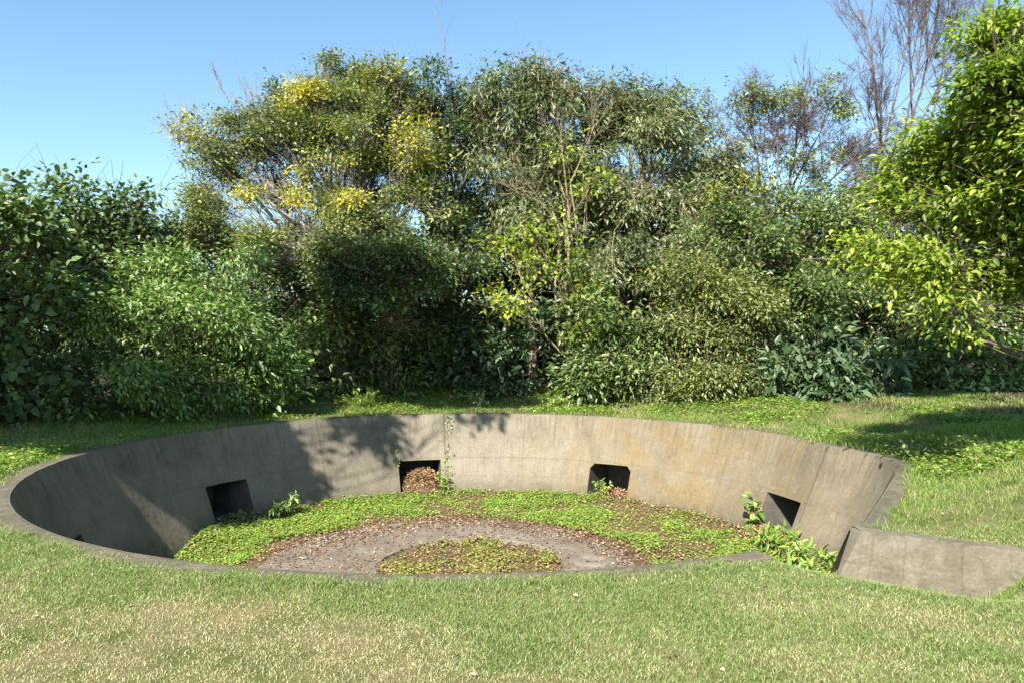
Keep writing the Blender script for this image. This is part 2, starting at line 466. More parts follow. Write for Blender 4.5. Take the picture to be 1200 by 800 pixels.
# ------------------------------------------------------------------ ground
nth = 600
th = np.linspace(0, 2 * PI, nth, endpoint=False)
rs = np.concatenate([np.arange(4.5, 5.3, 0.1), np.arange(5.3, 12.4, 0.11), 12.5 * 1.13 ** np.arange(0, 30)])
TT, RR = np.meshgrid(th, rs)
gx = CX + RR * np.cos(TT); gy = CY + RR * np.sin(TT); gz = ground_z(gx, gy)
deg = np.degrees(TT); inpass = (deg > 296) & (deg < 311)
nr = len(rs)
idx = np.arange(nr * nth).reshape(nr, nth)
Q = np.stack([idx[:-1], np.roll(idx, -1, 1)[:-1], np.roll(idx, -1, 1)[1:], idx[1:]], -1)
ok = (RR[:-1] >= 5.295) | inpass[:-1]
# the bumped part of the rim is wider
Rr = np.array([Rf(t) for t in th])[None, :]
ok = (RR[:-1] >= Rr + 0.10) | inpass[:-1]
bare = sm(7.3, 8.3, np.hypot(gx - CX, gy - CY)) * sm(-0.1, 0.35, np.sin(TT))
ground = mesh_obj('ground', np.stack([gx, gy, gz], -1).reshape(-1, 3), quads=Q[ok], mats=[M_soil], smooth=True, attrs={'bare': bare.ravel()})
ground['kind'] = 'structure'

nth2 = 240
th2 = np.linspace(0, 2 * PI, nth2, endpoint=False); rs2 = np.concatenate([[0.001], np.arange(0.2, 5.21, 0.2)])
T2, R2 = np.meshgrid(th2, rs2)


def floor_z(x, y):
    r = np.hypot(x - CX, y - CY)
    ag = np.degrees(np.arctan2(y - CY, x - CX)) % 360
    lf = sm(-2.2, -4.3, x - CX) * sm(157, 171, ag)
    z = -DEP + 0.03 * (fbm(x, y, 1.5, 9) - 0.5) + 0.07 * sm(3.9, 4.5, r) * (1 - lf) - 0.20 * lf * sm(2.7, 3.8, r)
    return z


fx = CX + R2 * np.cos(T2); fy = CY + R2 * np.sin(T2); fz = floor_z(fx, fy)
d2 = np.degrees(T2)
ramp_m = sm(285, 297, d2) * (1 - sm(309.5, 318, d2))
fz = fz + ramp_m * np.clip(-0.42 - 0.6 * np.clip(5.15 - R2, 0, 9) - fz, 0, 2)
i2 = np.arange(len(rs2) * nth2).reshape(len(rs2), nth2)
Q2 = np.stack([i2[:-1], np.roll(i2, -1, 1)[:-1], np.roll(i2, -1, 1)[1:], i2[1:]], -1)
ok2 = (R2[1:] < 4.75) | ((d2[1:] > 298) & (d2[1:] < 309))
pf = mesh_obj('pit_floor', np.stack([fx, fy, fz], -1).reshape(-1, 3), quads=Q2[ok2], mats=[M_pit], smooth=True)
pf['kind'] = 'structure'

# ------------------------------------------------------------------ the gun pit
pit = thing('gun_pit', 'round sunken concrete pit with sloping stained wall and dark square recesses', 'gun emplacement', (CX, CY, -DEP))
NICHES = [math.radians(a) for a in (15.5, 60, 105, 150, 195, 240)]
NHW = math.radians(4.9)
S_TOP = 0.56
cols = set(np.arange(TH0, TH1, math.radians(1.0)).tolist() + [TH1])
for a in NICHES:
    cols = {c for c in cols if abs(c - (a - NHW)) > 0.004 and abs(c - (a + NHW)) > 0.004}
    cols |= {a - NHW, a + NHW}
cols = np.array(sorted(cols))
rows = np.array([0, .08, .16, .24, .32, .4, .48, S_TOP, .64, .72, .8, .9, 1.0, 1.2])


def wall_pt(t, s_):
    R = Rf(t); wv = 0.018 * (vnoise(t * 9, s_ * 2, 1.0, 4) - 0.5) * (s_ > 0)
    r = R + (RB - R0) * s_ + float(wv)
    return (CX + r * math.cos(t), CY + r * math.sin(t), -DEP * s_)


V = []; uv = []; ochre = []; low = []; joint = []
JT = [math.radians(a) for a in (99, 128, 82, 37, 8, 172, 215)]
for s_ in rows:
    for t in cols:
        V.append(wall_pt(t, s_)); uv.append((t * R0, s_ * DEP))
        dg = math.degrees(t)
        ochre.append(float(sm(85, 55, dg) if False else (1 - sm(48, 95, dg)) * (0.35 + 0.65 * sm(2, 22, dg))) if dg < 180 else 0.15)
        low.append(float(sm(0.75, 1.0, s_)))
        joint.append(0.0)
nc = len(cols); faces = []
for i in range(len(rows) - 1):
    for j in range(nc - 1):
        tm = 0.5 * (cols[j] + cols[j + 1])
        if rows[i] >= S_TOP - 1e-6 and any(abs(tm - a) < NHW for a in NICHES): continue
        faces.append((i * nc + j, i * nc + j + 1, (i + 1) * nc + j + 1, (i + 1) * nc + j))
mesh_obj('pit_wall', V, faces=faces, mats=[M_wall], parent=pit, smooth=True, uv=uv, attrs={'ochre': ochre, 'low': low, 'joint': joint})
# coping round the rim
prof = [(0.0, -0.012), (0.01, 0.008), (0.05, 0.014), (0.17, 0.012), (0.19, 0.0), (0.195, -0.16)]
cc = np.arange(TH0, TH1 + 1e-6, math.radians(0.75)); V = []; faces = []
for t in cc:
    e = 0.012 * (float(vnoise(t * 40, 0, 1, 8)) - 0.5) - 0.03 * max(0.0, float(vnoise(t * 14, 3, 1, 18)) - 0.72)
    for k, (dr, dz) in enumerate(prof):
        r = Rf(t) + dr + (e * 2 if k >= 3 else e * 0.5)
        V.append((CX + r * math.cos(t), CY + r * math.sin(t), dz + e * 0.5))
m = len(prof)
for i in range(len(cc) - 1):
    for k in range(m - 1):
        faces.append((i * m + k, (i + 1) * m + k, (i + 1) * m + k + 1, i * m + k + 1))
for i in (0, len(cc) - 1):
    faces.append(tuple(i * m + k for k in range(m)))
cuv = [(cc[i // m] * R0, 0.62 + 0.25 * (i % m) / m) for i in range(len(V))]
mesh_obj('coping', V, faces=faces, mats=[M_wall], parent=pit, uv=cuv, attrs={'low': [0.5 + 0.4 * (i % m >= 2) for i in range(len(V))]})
# recesses: side walls, ceiling, back and floor behind each opening
for a in NICHES:
    tl, tr = a - NHW, a + NHW
    dirv = np.array([math.cos(a), math.sin(a)])

    def prt(t, s_):
        return np.array(wall_pt(t, s_))
    V = []; faces = []
    ss = [r_ for r_ in rows if r_ >= S_TOP - 1e-6]
    back = 0.95
    def deep(p, zfix=None):
        rad = (p[:2] - np.array([CX, CY])) @ dirv
        q = p[:2] + dirv * (Rf(a) + 0.45 - rad)
        return np.array([q[0], q[1], p[2]])
    for t in (tl, tr):
        b = len(V)
        for s_ in ss:
            p = prt(t, s_); V += [p, deep(p)]
        for k in range(len(ss) - 1):
            faces.append((b + 2 * k, b + 2 * k + 1, b + 2 * k + 3, b + 2 * k + 2))
    tops = [t for t in cols if tl - 1e-9 <= t <= tr + 1e-9]
    b = len(V)
    for t in tops:
        p = prt(t, S_TOP); V += [p, deep(p)]
    for k in range(len(tops) - 1):
        faces.append((b + 2 * k, b + 2 * k + 1, b + 2 * k + 3, b + 2 * k + 2))
    pl, pr = deep(prt(tl, S_TOP)), deep(prt(tr, S_TOP)); zb = -DEP * 1.2
    b = len(V); V += [pl, pr, np.array([pr[0], pr[1], zb]), np.array([pl[0], pl[1], zb])]; faces.append((b, b + 1, b + 2, b + 3))
    fl_, fr_ = prt(tl, 1.0), prt(tr, 1.0); zf = -DEP + 0.04 - 0.16 * (math.cos(a) < -.9)
    b = len(V); V += [np.array([fl_[0], fl_[1], zf]) - np.append(dirv * .1, 0), np.array([fr_[0], fr_[1], zf]) - np.append(dirv * .1, 0),
                      np.array([pr[0], pr[1], zf]), np.array([pl[0], pl[1], zf])]; faces.append((b, b + 1, b + 2, b + 3))
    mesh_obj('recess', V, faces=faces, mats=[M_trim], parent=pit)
    if abs(a - NICHES[1]) < 1e-6:
        V = []; faces = []
        for t, sg in ((tl, 1), (tr, -1)):
            b = len(V)
            nrm = np.array([-math.cos(a), -math.sin(a), 0.3]) * 0.004
            tri = [prt(t, S_TOP - .01) + nrm, prt(t + sg * NHW * 0.24, S_TOP - .01) + nrm, prt(t, S_TOP + 0.06) + nrm]
            for p in tri: V += [p, deep(p)]
            faces += [(b, b + 2, b + 4), (b + 2, b + 3, b + 5, b + 4)]
        mesh_obj('lintel_corner', V, faces=faces, mats=[M_wall], parent=pit)

def r_out(t):
    return -0.31 * np.cos(t) + np.sqrt(2.5 ** 2 - (0.31 * np.sin(t)) ** 2)


# round concrete gun platform with a sunken planted middle
plat = thing('gun_platform', 'flat round concrete platform on the pit floor littered with dead leaves', 'platform', (CX, CY, -DEP))
prof = [(1.20, -0.06), (1.215, 0.036), (1.25, 0.05), (1.40, 0.048), (1.42, 0.036), (1.9, 0.04), (2.3, 0.036), (2.60, 0.03), (2.64, 0.015), (2.66, -0.06)]
tt = np.linspace(0, 2 * PI, 160, endpoint=False); V = []; faces = []; m = len(prof)
for t in tt:
    for k, (r, z) in enumerate(prof):
        e = 0.05 * (float(vnoise(math.cos(t) * 3, math.sin(t) * 3, 1, 5)) - 0.5) * (k >= 7) + 0.02 * (float(vnoise(math.cos(t) * 6, math.sin(t) * 6, 1, 6)) - 0.5)
        r2 = (r if k < 5 else r * float(r_out(t)) / 2.65) + e
        V.append((CX + r2 * math.cos(t), CY + r2 * math.sin(t), -DEP + z))
n = len(tt)
for i in range(n):
    for k in range(4, m - 1):
        faces.append((i * m + k, ((i + 1) % n) * m + k, ((i + 1) % n) * m + k + 1, i * m + k + 1))
mesh_obj('slab', V, faces=faces, mats=[M_slab], parent=plat, smooth=False)
faces = []
for i in range(n):
    for k in range(0, 4):
        faces.append((i * m + k, ((i + 1) % n) * m + k, ((i + 1) % n) * m + k + 1, i * m + k + 1))
mesh_obj('inner_ring', V, faces=faces, mats=[M_slab], parent=plat, smooth=False)

V = []; faces = []; m = 6
for i in range(24):
    t = 2 * PI * i / 24
    for k, (r, z) in enumerate(((0.0, 0.043), (0.10, 0.045), (0.13, 0.062), (0.19, 0.075), (0.25, 0.06), (0.30, 0.02))):
        r2 = r * (1 + 0.25 * (float(vnoise(math.cos(t) * 2, math.sin(t) * 2, 1, 15)) - .5))
        V.append((CX + 1.63 + 1.25 * r2 * math.cos(t), CY + 0.12 + r2 * math.sin(t), -DEP + z))
for i in range(24):
    for k in range(m - 1):
        faces.append((i * m + k, ((i + 1) % 24) * m + k, ((i + 1) % 24) * m + k + 1, i * m + k + 1))
mesh_obj('drain_rim', V, faces=faces, mats=[M_slab], parent=plat, smooth=True)

# wing wall of the entrance
V = []; faces = []
sec = [(-0.19, -0.45), (-0.17, 0.012), (-0.15, 0.024), (-0.012, 0.024), (0.01, 0.01), (0.44, -0.38)]
us = np.linspace(0, 1.75, 70)
for i, u in enumerate(us):
    for k, (v, z) in enumerate(sec):
        uu = u + ((-0.15 if k == 5 else -0.10 if k in (0, 1, 2) else 0.0) if i == 0 else 0.0)
        e = 0.010 * (float(vnoise(u * 6, k, 1, 12)) - 0.5) + (0.016 * (float(vnoise(u * 26, k, 1, 13)) - 0.5) - 0.035 * max(0.0, float(vnoise(u * 9, k, 1, 14)) - 0.7)) * (k in (2, 3, 4))
        p = WC + WU * uu + WV * (v + e)
        V.append((p[0], p[1], z + e))
m = len(sec)
for i in range(len(us) - 1):
    for k in range(m - 1):
        faces.append((i * m + k, (i + 1) * m + k, (i + 1) * m + k + 1, i * m + k + 1))
faces += [tuple(range(m)), tuple((len(us) - 1) * m + k for k in range(m))]
wuv = [(40 + 0.5 * us[i // m], 0.5 + (0.1, 0, 0, 0, 0.02, 0.6)[i % m]) for i in range(len(V))]
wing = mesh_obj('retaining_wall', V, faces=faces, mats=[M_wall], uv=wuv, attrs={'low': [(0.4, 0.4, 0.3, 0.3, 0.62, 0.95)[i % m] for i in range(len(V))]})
tag(wing, 'low grey concrete wing wall with sloping face holding back the grass at the pit entrance', 'retaining wall')


# ------------------------------------------------------------------ grass
def clear_of_concrete(x, y, pad=0.0):
    r = np.hypot(x - CX, y - CY); a = np.degrees(np.arctan2(y - CY, x - CX)) % 360
    Rl = R_np((a + 180) % 360 - 180)
    e = 0.07 * (fbm(x, y, 2.2, 21) - 0.5) + 0.015
    gap_ = (a > 296.5) & (a < 311.0)
    side = np.where(np.cos(np.radians(a - 200)) > 0.2, np.where(a > 214, 0.075, 0.14), 0.06); side = np.where((a > 12) & (a < 160), -0.02, side); side = side - 0.07 * sm(0.5, 0.75, fbm(x, y, 1.4, 22)); side = np.where((a > 305) | (a < 8), 0.09, side)
    ok = (r > Rl + side + e + pad) | (gap_ & (r > 4.4))
    u, v = uv_of(x, y)
    wallz = (u > -0.12) & (u < 1.75) & (v > -0.15 + e) & (v < 0.46) & (ground_z(x, y) < 0.03 - 0.9 * np.clip(v, 0, 1) + 0.4 * e)
    return ok & ~wallz


def blades(name, X, Y, hgt, wid, lean, mat, tint, yel, seed=0, z=None):
    n = len(X)
    Z = ground_z(X, Y) if z is None else z
    Z = np.where((Y > CY - 1) & (Z < -0.02), 0.0, Z)
    a = rng.random(n) * 2 * PI
    face = np.stack([np.cos(a), np.sin(a), np.zeros(n)], 1)
    b = rng.random(n) * 2 * PI
    ld = np.stack([np.cos(b), np.sin(b), np.zeros(n)], 1) * (lean * (0.3 + rng.random(n)))[:, None]
    P = np.stack([X, Y, Z - 0.004], 1); up = np.array([0, 0, 1.0])
    h = hgt[:, None]; w = wid[:, None]
    m = P + up * h * 0.55 + ld * h * 0.35
    t = P + up * h * (1 - 0.25 * lean[:, None]) + ld * h * 1.0
    V = np.stack([P - face * w * .5, P + face * w * .5, m + face * w * .42, m - face * w * .42, t], 1).reshape(-1, 3)
    i = np.arange(n) * 5
    Qd = np.stack([i, i + 1, i + 2, i + 3], 1); T = np.stack([i + 3, i + 2, i + 4], 1)
    return mesh_obj(name, V, quads=Qd, tris=T, mats=[mat], attrs={'tint': np.repeat(tint, 5), 'yel': np.repeat(yel, 5)})


def in_view(x, y, m=1.08):
    return (y > 1.5) & (np.abs(x) < 0.66 * y * m + 0.15)


# mown lawn in front
def lawn_points(n, y0, y1):
    y = np.sqrt(rng.random(n) * (y1 ** 2 - y0 ** 2) + y0 ** 2); x = (rng.random(n) * 2 - 1) * (0.95 * y + 0.3)
    return x, y


x1, y1 = lawn_points(800000, 2.5, 6.2); x2, y2 = lawn_points(360000, 6.2, 13.0)
X = np.concatenate([x1, x2]); Y = np.concatenate([y1, y2])
rr = np.hypot(X - CX, Y - CY)
k = clear_of_concrete(X, Y) & ~((Y > CY) & (X > 0)) & (rr < 9.8 + 4 * (Y < 7)) 
k &= ~((Y > 10.0) & (rr > 7.2))
X, Y = X[k], Y[k]
pat = fbm(X, Y, 0.55, 31, 4); pat2 = fbm(X, Y, 2.6, 33, 3)
dry = np.clip((pat - 0.50) * 1.5 + (pat2 - 0.5) * 1.9 + 0.03 + 1.5 * sm(4.8, 3.9, Y) * sm(0.6, -0.9, X) - 0.25 * sm(2.2, 3.5, X) - 0.35 * sm(0.45, 0.1, np.abs(np.hypot(X - CX, Y - CY) - 5.6)), 0, 1)
k = rng.random(len(X)) < (1 - 0.45 * sm(0.55, 1.0, dry))
k &= rng.random(len(X)) < 0.5 + 0.5 * sm(0.36, 0.56, fbm(X, Y, 6.5, 35, 2))
X, Y, dry = X[k], Y[k], dry[k]
yel = (rng.random(len(X)) < 0.12 + 0.78 * dry) * (0.55 + 0.45 * rng.random(len(X)))
dist = Y
h = (0.014 + 0.018 * rng.random(len(X))) * (1.15 - 0.35 * dry) * (1 + 0.5 * sm(6, 9, dist))
nearrim = sm(0.20, 0.02, np.abs(np.hypot(X - CX, Y - CY) - 5.36)) * (fbm(X, Y, 3.0, 51) > 0.52)
h = h * (1 + 0.9 * nearrim)
w = 0.0026 + 0.0016 * rng.random(len(X)) + 0.0022 * sm(5, 9, dist)
lg = blades('lawn_grass', X, Y, h, w, 0.5 + 0.7 * rng.random(len(X)), M_lawn, np.clip(rng.normal(0.5, 0.33, len(X)) + (pat2[:len(X)] if False else 0), 0, 1), yel)
tag(lg, 'short mown lawn with dry straw coloured patches in front of the pit', 'lawn', kind='stuff')

# rougher grass on the bank round the pit and on the mound at the right
n = 400000
a = rng.random(n) * 2 * PI; r = np.sqrt(rng.random(n) * (13 ** 2 - 5.05 ** 2) + 5.05 ** 2)
X = CX + r * np.cos(a); Y = CY + r * np.sin(a)
k = clear_of_concrete(X, Y) & in_view(X, Y, 1.5) & ((Y > CY - 0.8) | ((X > 2.6) & (Y > 5.0)))
k &= (rr_ := np.hypot(X - CX, Y - CY)) < 8.9 + 2.5 * (X > 4)
k &= rng.random(n) < 0.25 + 0.75 * sm(0.33, 0.55, fbm(X, Y, 0.9, 41))
X, Y = X[k], Y[k]
r_ = np.hypot(X - CX, Y - CY)
pat = fbm(X, Y, 0.8, 43, 3)
yel = (rng.random(len(X)) < np.clip(0.12 + 1.6 * (pat - 0.5) + 0.25 * sm(7, 8.5, r_), 0.04, 0.8)) * (0.5 + 0.5 * rng.random(len(X)))
near = sm(11, 7, Y)
mound = (X > 2.6) & (Y < 11.5)
h = (0.045 + 0.05 * rng.random(len(X)) + 0.045 * mound) * (0.8 + 0.6 * fbm(X, Y, 1.7, 45)) * (1 - 0.3 * near)
w = (0.006 + 0.006 * rng.random(len(X))) * (1 - 0.45 * near)
bg = blades('bank_grass', X, Y, h, w, 0.6 + 0.6 * rng.random(len(X)), M_bank, np.clip(rng.normal(0.55, 0.25, len(X)) + 0.2 * mound, 0, 1), yel * np.where(mound & (rng.random(len(X)) < 0.5), 0.0, 1.0))
tag(bg, 'rough bright green grass growing on the bank around the far rim of the pit', 'grass', kind='stuff')


def scatter_leaves(name, X, Y, Z, size, mat, tint, yel, width=0.7, tilt=0.45, big=False):
    n = len(X); a = rng.random(n) * 2 * PI
    D = np.stack([np.cos(a), np.sin(a), rng.normal(0, tilt * 0.6, n)], 1)
    N = rand_dir(n) * tilt + np.array([0, 0, 1.0])
    V, Qd, T, k_ = leaves_mesh(np.stack([X, Y, Z], 1), D, N, size, size * width, big)
    return mesh_obj(name, V, quads=Qd, tris=T, mats=[mat], attrs={'tint': np.repeat(tint, k_), 'yel': np.repeat(yel, k_)})


# broad-leaved ground cover on the bank
n = 90000
a = rng.random(n) * PI * 1.25 - 0.35; r = np.sqrt(rng.random(n) * (9.0 ** 2 - 5.35 ** 2) + 5.35 ** 2)
X = CX + r * np.cos(a); Y = CY + r * np.sin(a)
cov = fbm(X, Y, 0.8, 61, 3)
k = clear_of_concrete(X, Y, 0.02) & in_view(X, Y, 1.1) & (rng.random(n) < sm(0.44, 0.62, cov))
X, Y, cov = X[k], Y[k], cov[k]
Z = ground_z(X, Y) + 0.02 + rng.random(len(X)) * (0.05 + 0.30 * np.clip(cov - 0.5, 0, 1))
o = scatter_leaves('ground_cover', X, Y, Z, 0.03 + 0.045 * rng.random(len(X)), M_clover, np.clip(rng.normal(0.4, 0.25, len(X)), 0, 1), (rng.random(len(X)) < 0.06) * 0.8)
tag(o, 'low leafy ground cover spreading in patches on the bank behind the pit', 'ground cover', kind='stuff')

# clover in the pit
n = 210000
a = rng.random(n) * 2 * PI; r = np.sqrt(rng.random(n) * (4.95 ** 2 - 2.4 ** 2) + 2.4 ** 2)
r = np.where((r > 4.72) & ~((np.degrees(a) > 292) & (np.degrees(a) < 311)), 4.4, r)
X = CX + r * np.cos(a); Y = CY + r * np.sin(a)
lump = fbm(X, Y, 1.5, 71, 3)
inner = (2.82 / 2.65) * r_out(a) + 1.1 * (fbm(X, Y, 1.3, 73) - 0.5)
outer = 4.50 + 0.25 * (fbm(X, Y, 1.4, 75) - 0.5)
dens = sm(inner - 0.12, inner + 0.3, r) * (1 - 0.8 * sm(outer - 0.3, outer, r)) * (0.12 + 0.88 * sm(0.40, 0.55, lump))
ent = (np.degrees(a) > 284) & (np.degrees(a) < 319)
k = (rng.random(n) < np.where(ent, 0.9, dens)) & ((Y > CY - 2.6) | ent)
X, Y, r, lump = X[k], Y[k], r[k], lump[k]
Z = floor_z(X, Y) + 0.012 + rng.random(len(X)) * (0.03 + 0.16 * np.clip(lump - 0.42, 0, 1))
aa = np.degrees(np.arctan2(Y - CY, X - CX))
Z = Z + np.where((aa < -40) & (aa > -75), np.clip(-0.42 - 0.6 * np.clip(5.15 - r, 0, 9) - Z, 0, 2), 0)
o = scatter_leaves('clover', X, Y, Z, 0.022 + 0.028 * rng.random(len(X)), M_clover, np.clip(rng.normal(0.55, 0.26, len(X)), 0, 1), (rng.random(len(X)) < 0.09) * 0.8, width=0.85)
tag(o, 'bright green clover carpeting the pit floor around the platform', 'clover', kind='stuff')

# mossy weeds in the sunken middle of the platform
n = 14000
a = rng.random(n) * 2 * PI; r = 1.2 * np.sqrt(rng.random(n))
X = CX + r * np.cos(a); Y = CY + r * np.sin(a)
lump = fbm(X, Y, 2.2, 77, 3)
k = rng.random(n) < 0.12 + 0.88 * sm(0.44, 0.6, lump)
X, Y, lump, r = X[k], Y[k], lump[k], r[k]
Z = floor_z(X, Y) + 0.01 + rng.random(len(X)) * (0.015 + 0.12 * np.clip(lump - 0.45, 0, 1) + 0.05 * sm(0.9, 1.15, r))
o = scatter_leaves('moss', X, Y, Z, 0.025 + 0.03 * rng.random(len(X)), M_moss, rng.random(len(X)), (rng.random(len(X)) < 0.22) * 0.9, width=0.7)
tag(o, 'yellow green mossy weeds filling the round hollow in the middle of the platform', 'moss', kind='stuff')

# dead leaves
n = 46000
a = rng.random(n) * 2 * PI; r = np.sqrt(rng.random(n)) * 4.55
X = CX + r * np.cos(a); Y = CY + r * np.sin(a)
sn = np.sin(a); rt = r; r = np.where(r > 1.41, 1.41 + (r - 1.41) * 1.25 / (r_out(a) - 1.41), r); r = np.where(rt > r_out(a) + .3, rt, r)
dens = 0.06 + 0.94 * sm(1.7, 2.3, r) * sm(3.15, 2.75, r) * sm(-0.25, 0.35, sn) + 0.8 * sm(4.0, 4.35, r) + 0.07 * (r > 2.7) + 0.24 * sm(0.35, 0.6, fbm(X, Y, 1.6, 79)) * (r > 1.2) * (r < 2.75) + 0.10 * sm(0.5, 0.65, fbm(X, Y, 1.6, 79)) * (r > 2.75) + 0.12 * sm(1.55, 1.25, r) * (r > 1.2) + 0.35 * (r < 1.15)
k = (rng.random(n) < dens)
X, Y, r = X[k], Y[k], np.where(rt > r_out(a), np.maximum(rt, 2.7), np.minimum(r, 2.64))[k]
Z = floor_z(X, Y) + np.where((r < 2.65) & (r > 1.2), 0.0, 0.0)
Z = np.where((r < 2.66) & (r > 1.41), -DEP + 0.045, np.where((r <= 1.41) & (r > 1.2), -DEP + 0.055, Z + 0.03)) + 0.012 * rng.random(len(X))
o = scatter_leaves('fallen_leaves', X, Y, Z, 0.024 + 0.034 * rng.random(len(X)), M_litter, rng.random(len(X)) ** 1.3, (rng.random(len(X)) < 0.10) * 0.8, width=0.6, tilt=0.4)
tag(o, 'brown dead leaves strewn over the platform and along the foot of the wall', 'fallen leaves', kind='stuff')
n = 420
X, Y = lawn_points(n, 3.0, 9); k = clear_of_concrete(X, Y) & (rng.random(n) < 0.25 + 0.75 * sm(0.45, 0.6, fbm(X, Y, 0.9, 81)))
X, Y = X[k], Y[k]
o = scatter_leaves('lawn_leaves', X, Y, ground_z(X, Y) + 0.02, 0.02 + 0.035 * rng.random(len(X)), M_litter, rng.random(len(X)), (rng.random(len(X)) < 0.3) * 0.9, width=0.55, tilt=0.5)
tag(o, 'small dead leaves scattered thinly over the mown lawn', 'fallen leaves', kind='stuff')


def leaf_pile(ang, rad, sx, sy, hgt, label, n=900):
    c = np.array([CX + rad * math.cos(ang), CY + rad * math.sin(ang)])
    n *= 3; q = rng.normal(size=(n, 2)) * 0.5
    d = np.hypot(q[:, 0], q[:, 1]); q = q[d < 1.1]; d = d[d < 1.1]
    er = np.array([math.cos(ang), math.sin(ang)]); et = np.array([-er[1], er[0]])
    X = c[0] + q[:, 0] * sx * er[0] + q[:, 1] * sy * et[0]; Y = c[1] + q[:, 0] * sx * er[1] + q[:, 1] * sy * et[1]
    Z = -DEP + 0.05 + hgt * np.clip(1 - d ** 2 * 0.9, 0, 1) * (0.85 + 0.2 * rng.random(len(d)))
    o = scatter_leaves('leaf_pile', X, Y, Z, 0.035 + 0.045 * rng.random(len(X)), M_straw, rng.random(len(X)) ** 1.4, (rng.random(len(X)) < 0.08) * 0.6, width=0.35, tilt=0.9)
    # solid heart of the heap
    bm_V = []; bm_F = []; k1 = 14
    for i in range(6):
        rr = i / 5 * 1.0
        for j in range(k1):
            t = 2 * PI * j / k1
            p = c + er * sx * rr * math.cos(t) + et * sy * rr * math.sin(t)
            bm_V.append((p[0], p[1], -DEP + 0.02 + (hgt * 0.9) * max(0, 1 - rr * rr * 0.9)))
    for i in range(5):
        for j in range(k1):
            bm_F.append((i * k1 + j, i * k1 + (j + 1) % k1, (i + 1) * k1 + (j + 1) % k1, (i + 1) * k1 + j))
    root = thing('leaf_pile', label, 'leaf pile', (c[0], c[1], -DEP), 'leaf piles in the recesses')
    o.name = 'dry_leaves'; o.parent = root; o.location = -Vector(root.location)
    mesh_obj('heap', bm_V, faces=bm_F, mats=[M_pit], parent=root, smooth=True)


leaf_pile(NICHES[2] - 0.015, 4.86, 0.50, 0.50, 0.42, 'heap of brown dry leaves filling the tall recess in the middle of the far wall', 1500)
leaf_pile(NICHES[1] - 0.02, 4.70, 0.36, 0.34, 0.16, 'low heap of dry leaves behind a green weed in the recess with clipped upper corners', 700)
leaf_pile(NICHES[0] + 0.02, 4.52, 0.36, 0.30, 0.16, 'small heap of orange brown leaves below the recess nearest the entrance', 700)


# ------------------------------------------------------------------ small plants
def plant(name, label, cat, x, y, z, n, spread, hgt, leaf, mat, width=0.4, group=None, droop=0.2, stems=8, big=True, yel=0.0):
    root = thing(name, label, cat, (x, y, z), group)
    polys = []; P = []; D = []; N = []
    for i in range(stems):
        a = rng.random() * 2 * PI; e = np.array([x + math.cos(a) * spread * rng.uniform(.2, 1), y + math.sin(a) * spread * rng.uniform(.2, 1), z + hgt * rng.uniform(.5, 1)])
        b = np.array([x + rng.normal() * spread * .25, y + rng.normal() * spread * .25, z - 0.03])
        w_ = wob(b, e, 6, 0.05, 0.1); polys.append((w_, np.linspace(0.006, 0.002, 6)))
        k = max(2, n // stems)
        f = rng.uniform(0.2, 1.0, k); pp = np.stack([np.interp(f, np.linspace(0, 1, 6), w_[:, c]) for c in range(3)], 1)
        d = rand_dir(k) * 0.8 + (e - b)[None] / np.linalg.norm(e - b) * 0.5; d[:, 2] -= droop
        P.append(pp); D.append(d); N.append(rand_dir(k) * 0.4 + np.array([0, -0.2, 1.0]))
    P, D, N = map(np.concatenate, (P, D, N))
    ln = leaf * (0.6 + 0.7 * rng.random(len(P)))
    V, Qd, T, k_ = leaves_mesh(P, D, N, ln, ln * width, big, 0.2)
    tn = np.clip(rng.normal(.55, .25, len(P)), 0, 1)
    mesh_obj('leaves', V, quads=Qd, tris=T, mats=[mat], parent=root, attrs={'tint': np.repeat(tn, k_), 'yel': np.repeat((rng.random(len(P)) < 0.05 + yel) * 0.7, k_)})
    tubes(polys, 'stems', B_tan, root, 4)
    return root


def pol(ang, r):
    a = math.radians(ang); return CX + r * math.cos(a), CY + r * math.sin(a)


x, y = pol(142, 4.15); plant('weed', 'dark leafy weed in the shade beside the left recess', 'weed', x, y, -1.42, 220, 0.34, 0.36, 0.10, L_fresh, 0.3)
x, y = pol(150, 4.5); plant('weed', 'low weed inside the mouth of the shaded left recess', 'weed', x, y, -1.43, 90, 0.3, 0.2, 0.08, L_mid, 0.35)
x, y = pol(99.4, 4.42); plant('weed', 'leafy green weed at the right foot of the tall recess in the far wall', 'weed', x, y, -1.42, 150, 0.22, 0.42, 0.06, M_clover, 0.6)
x, y = pol(61, 4.5); plant('weed', 'pale green weed growing in the recess with clipped upper corners', 'weed', x, y, -1.42, 130, 0.28, 0.34, 0.07, M_clover, 0.5)
x, y = pol(20.5, 4.5); plant('weed', 'dark green big-leaved weed standing left of the recess nearest the entrance', 'weed', x, y, -1.4, 46, 0.20, 0.55, 0.14, L_fresh, 0.7, droop=0.3)
for i, (a, r, hh, ll) in enumerate(((4, 4.25, 0.30, 'bushiest fern at the foot of the wall right of the last recess'), (-4, 4.2, 0.26, 'yellow green fern nearest the wing wall at the foot of the wall'),
                                    (9, 4.2, 0.22, 'small fern just right of the orange leaf heap'), (-10, 4.35, 0.3, 'fern in the corner where the pit wall meets the rim'), (-20, 4.3, 0.3, 'tall fern just left of the top of the wing wall'), (-51, 4.72, 0.26, 'fern at the lower left corner of the wing wall'), (-56, 4.62, 0.22, 'fern half hidden behind the lawn edge in the entrance gap'))):
    x, y = pol(a, r); plant('fern', ll, 'fern', x, y, -1.36 if a > -30 else -0.42 - 0.6 * (5.15 - r), 130, 0.30, hh, 0.13, M_clover, 0.26, 'ferns at the foot of the right wall', stems=14)
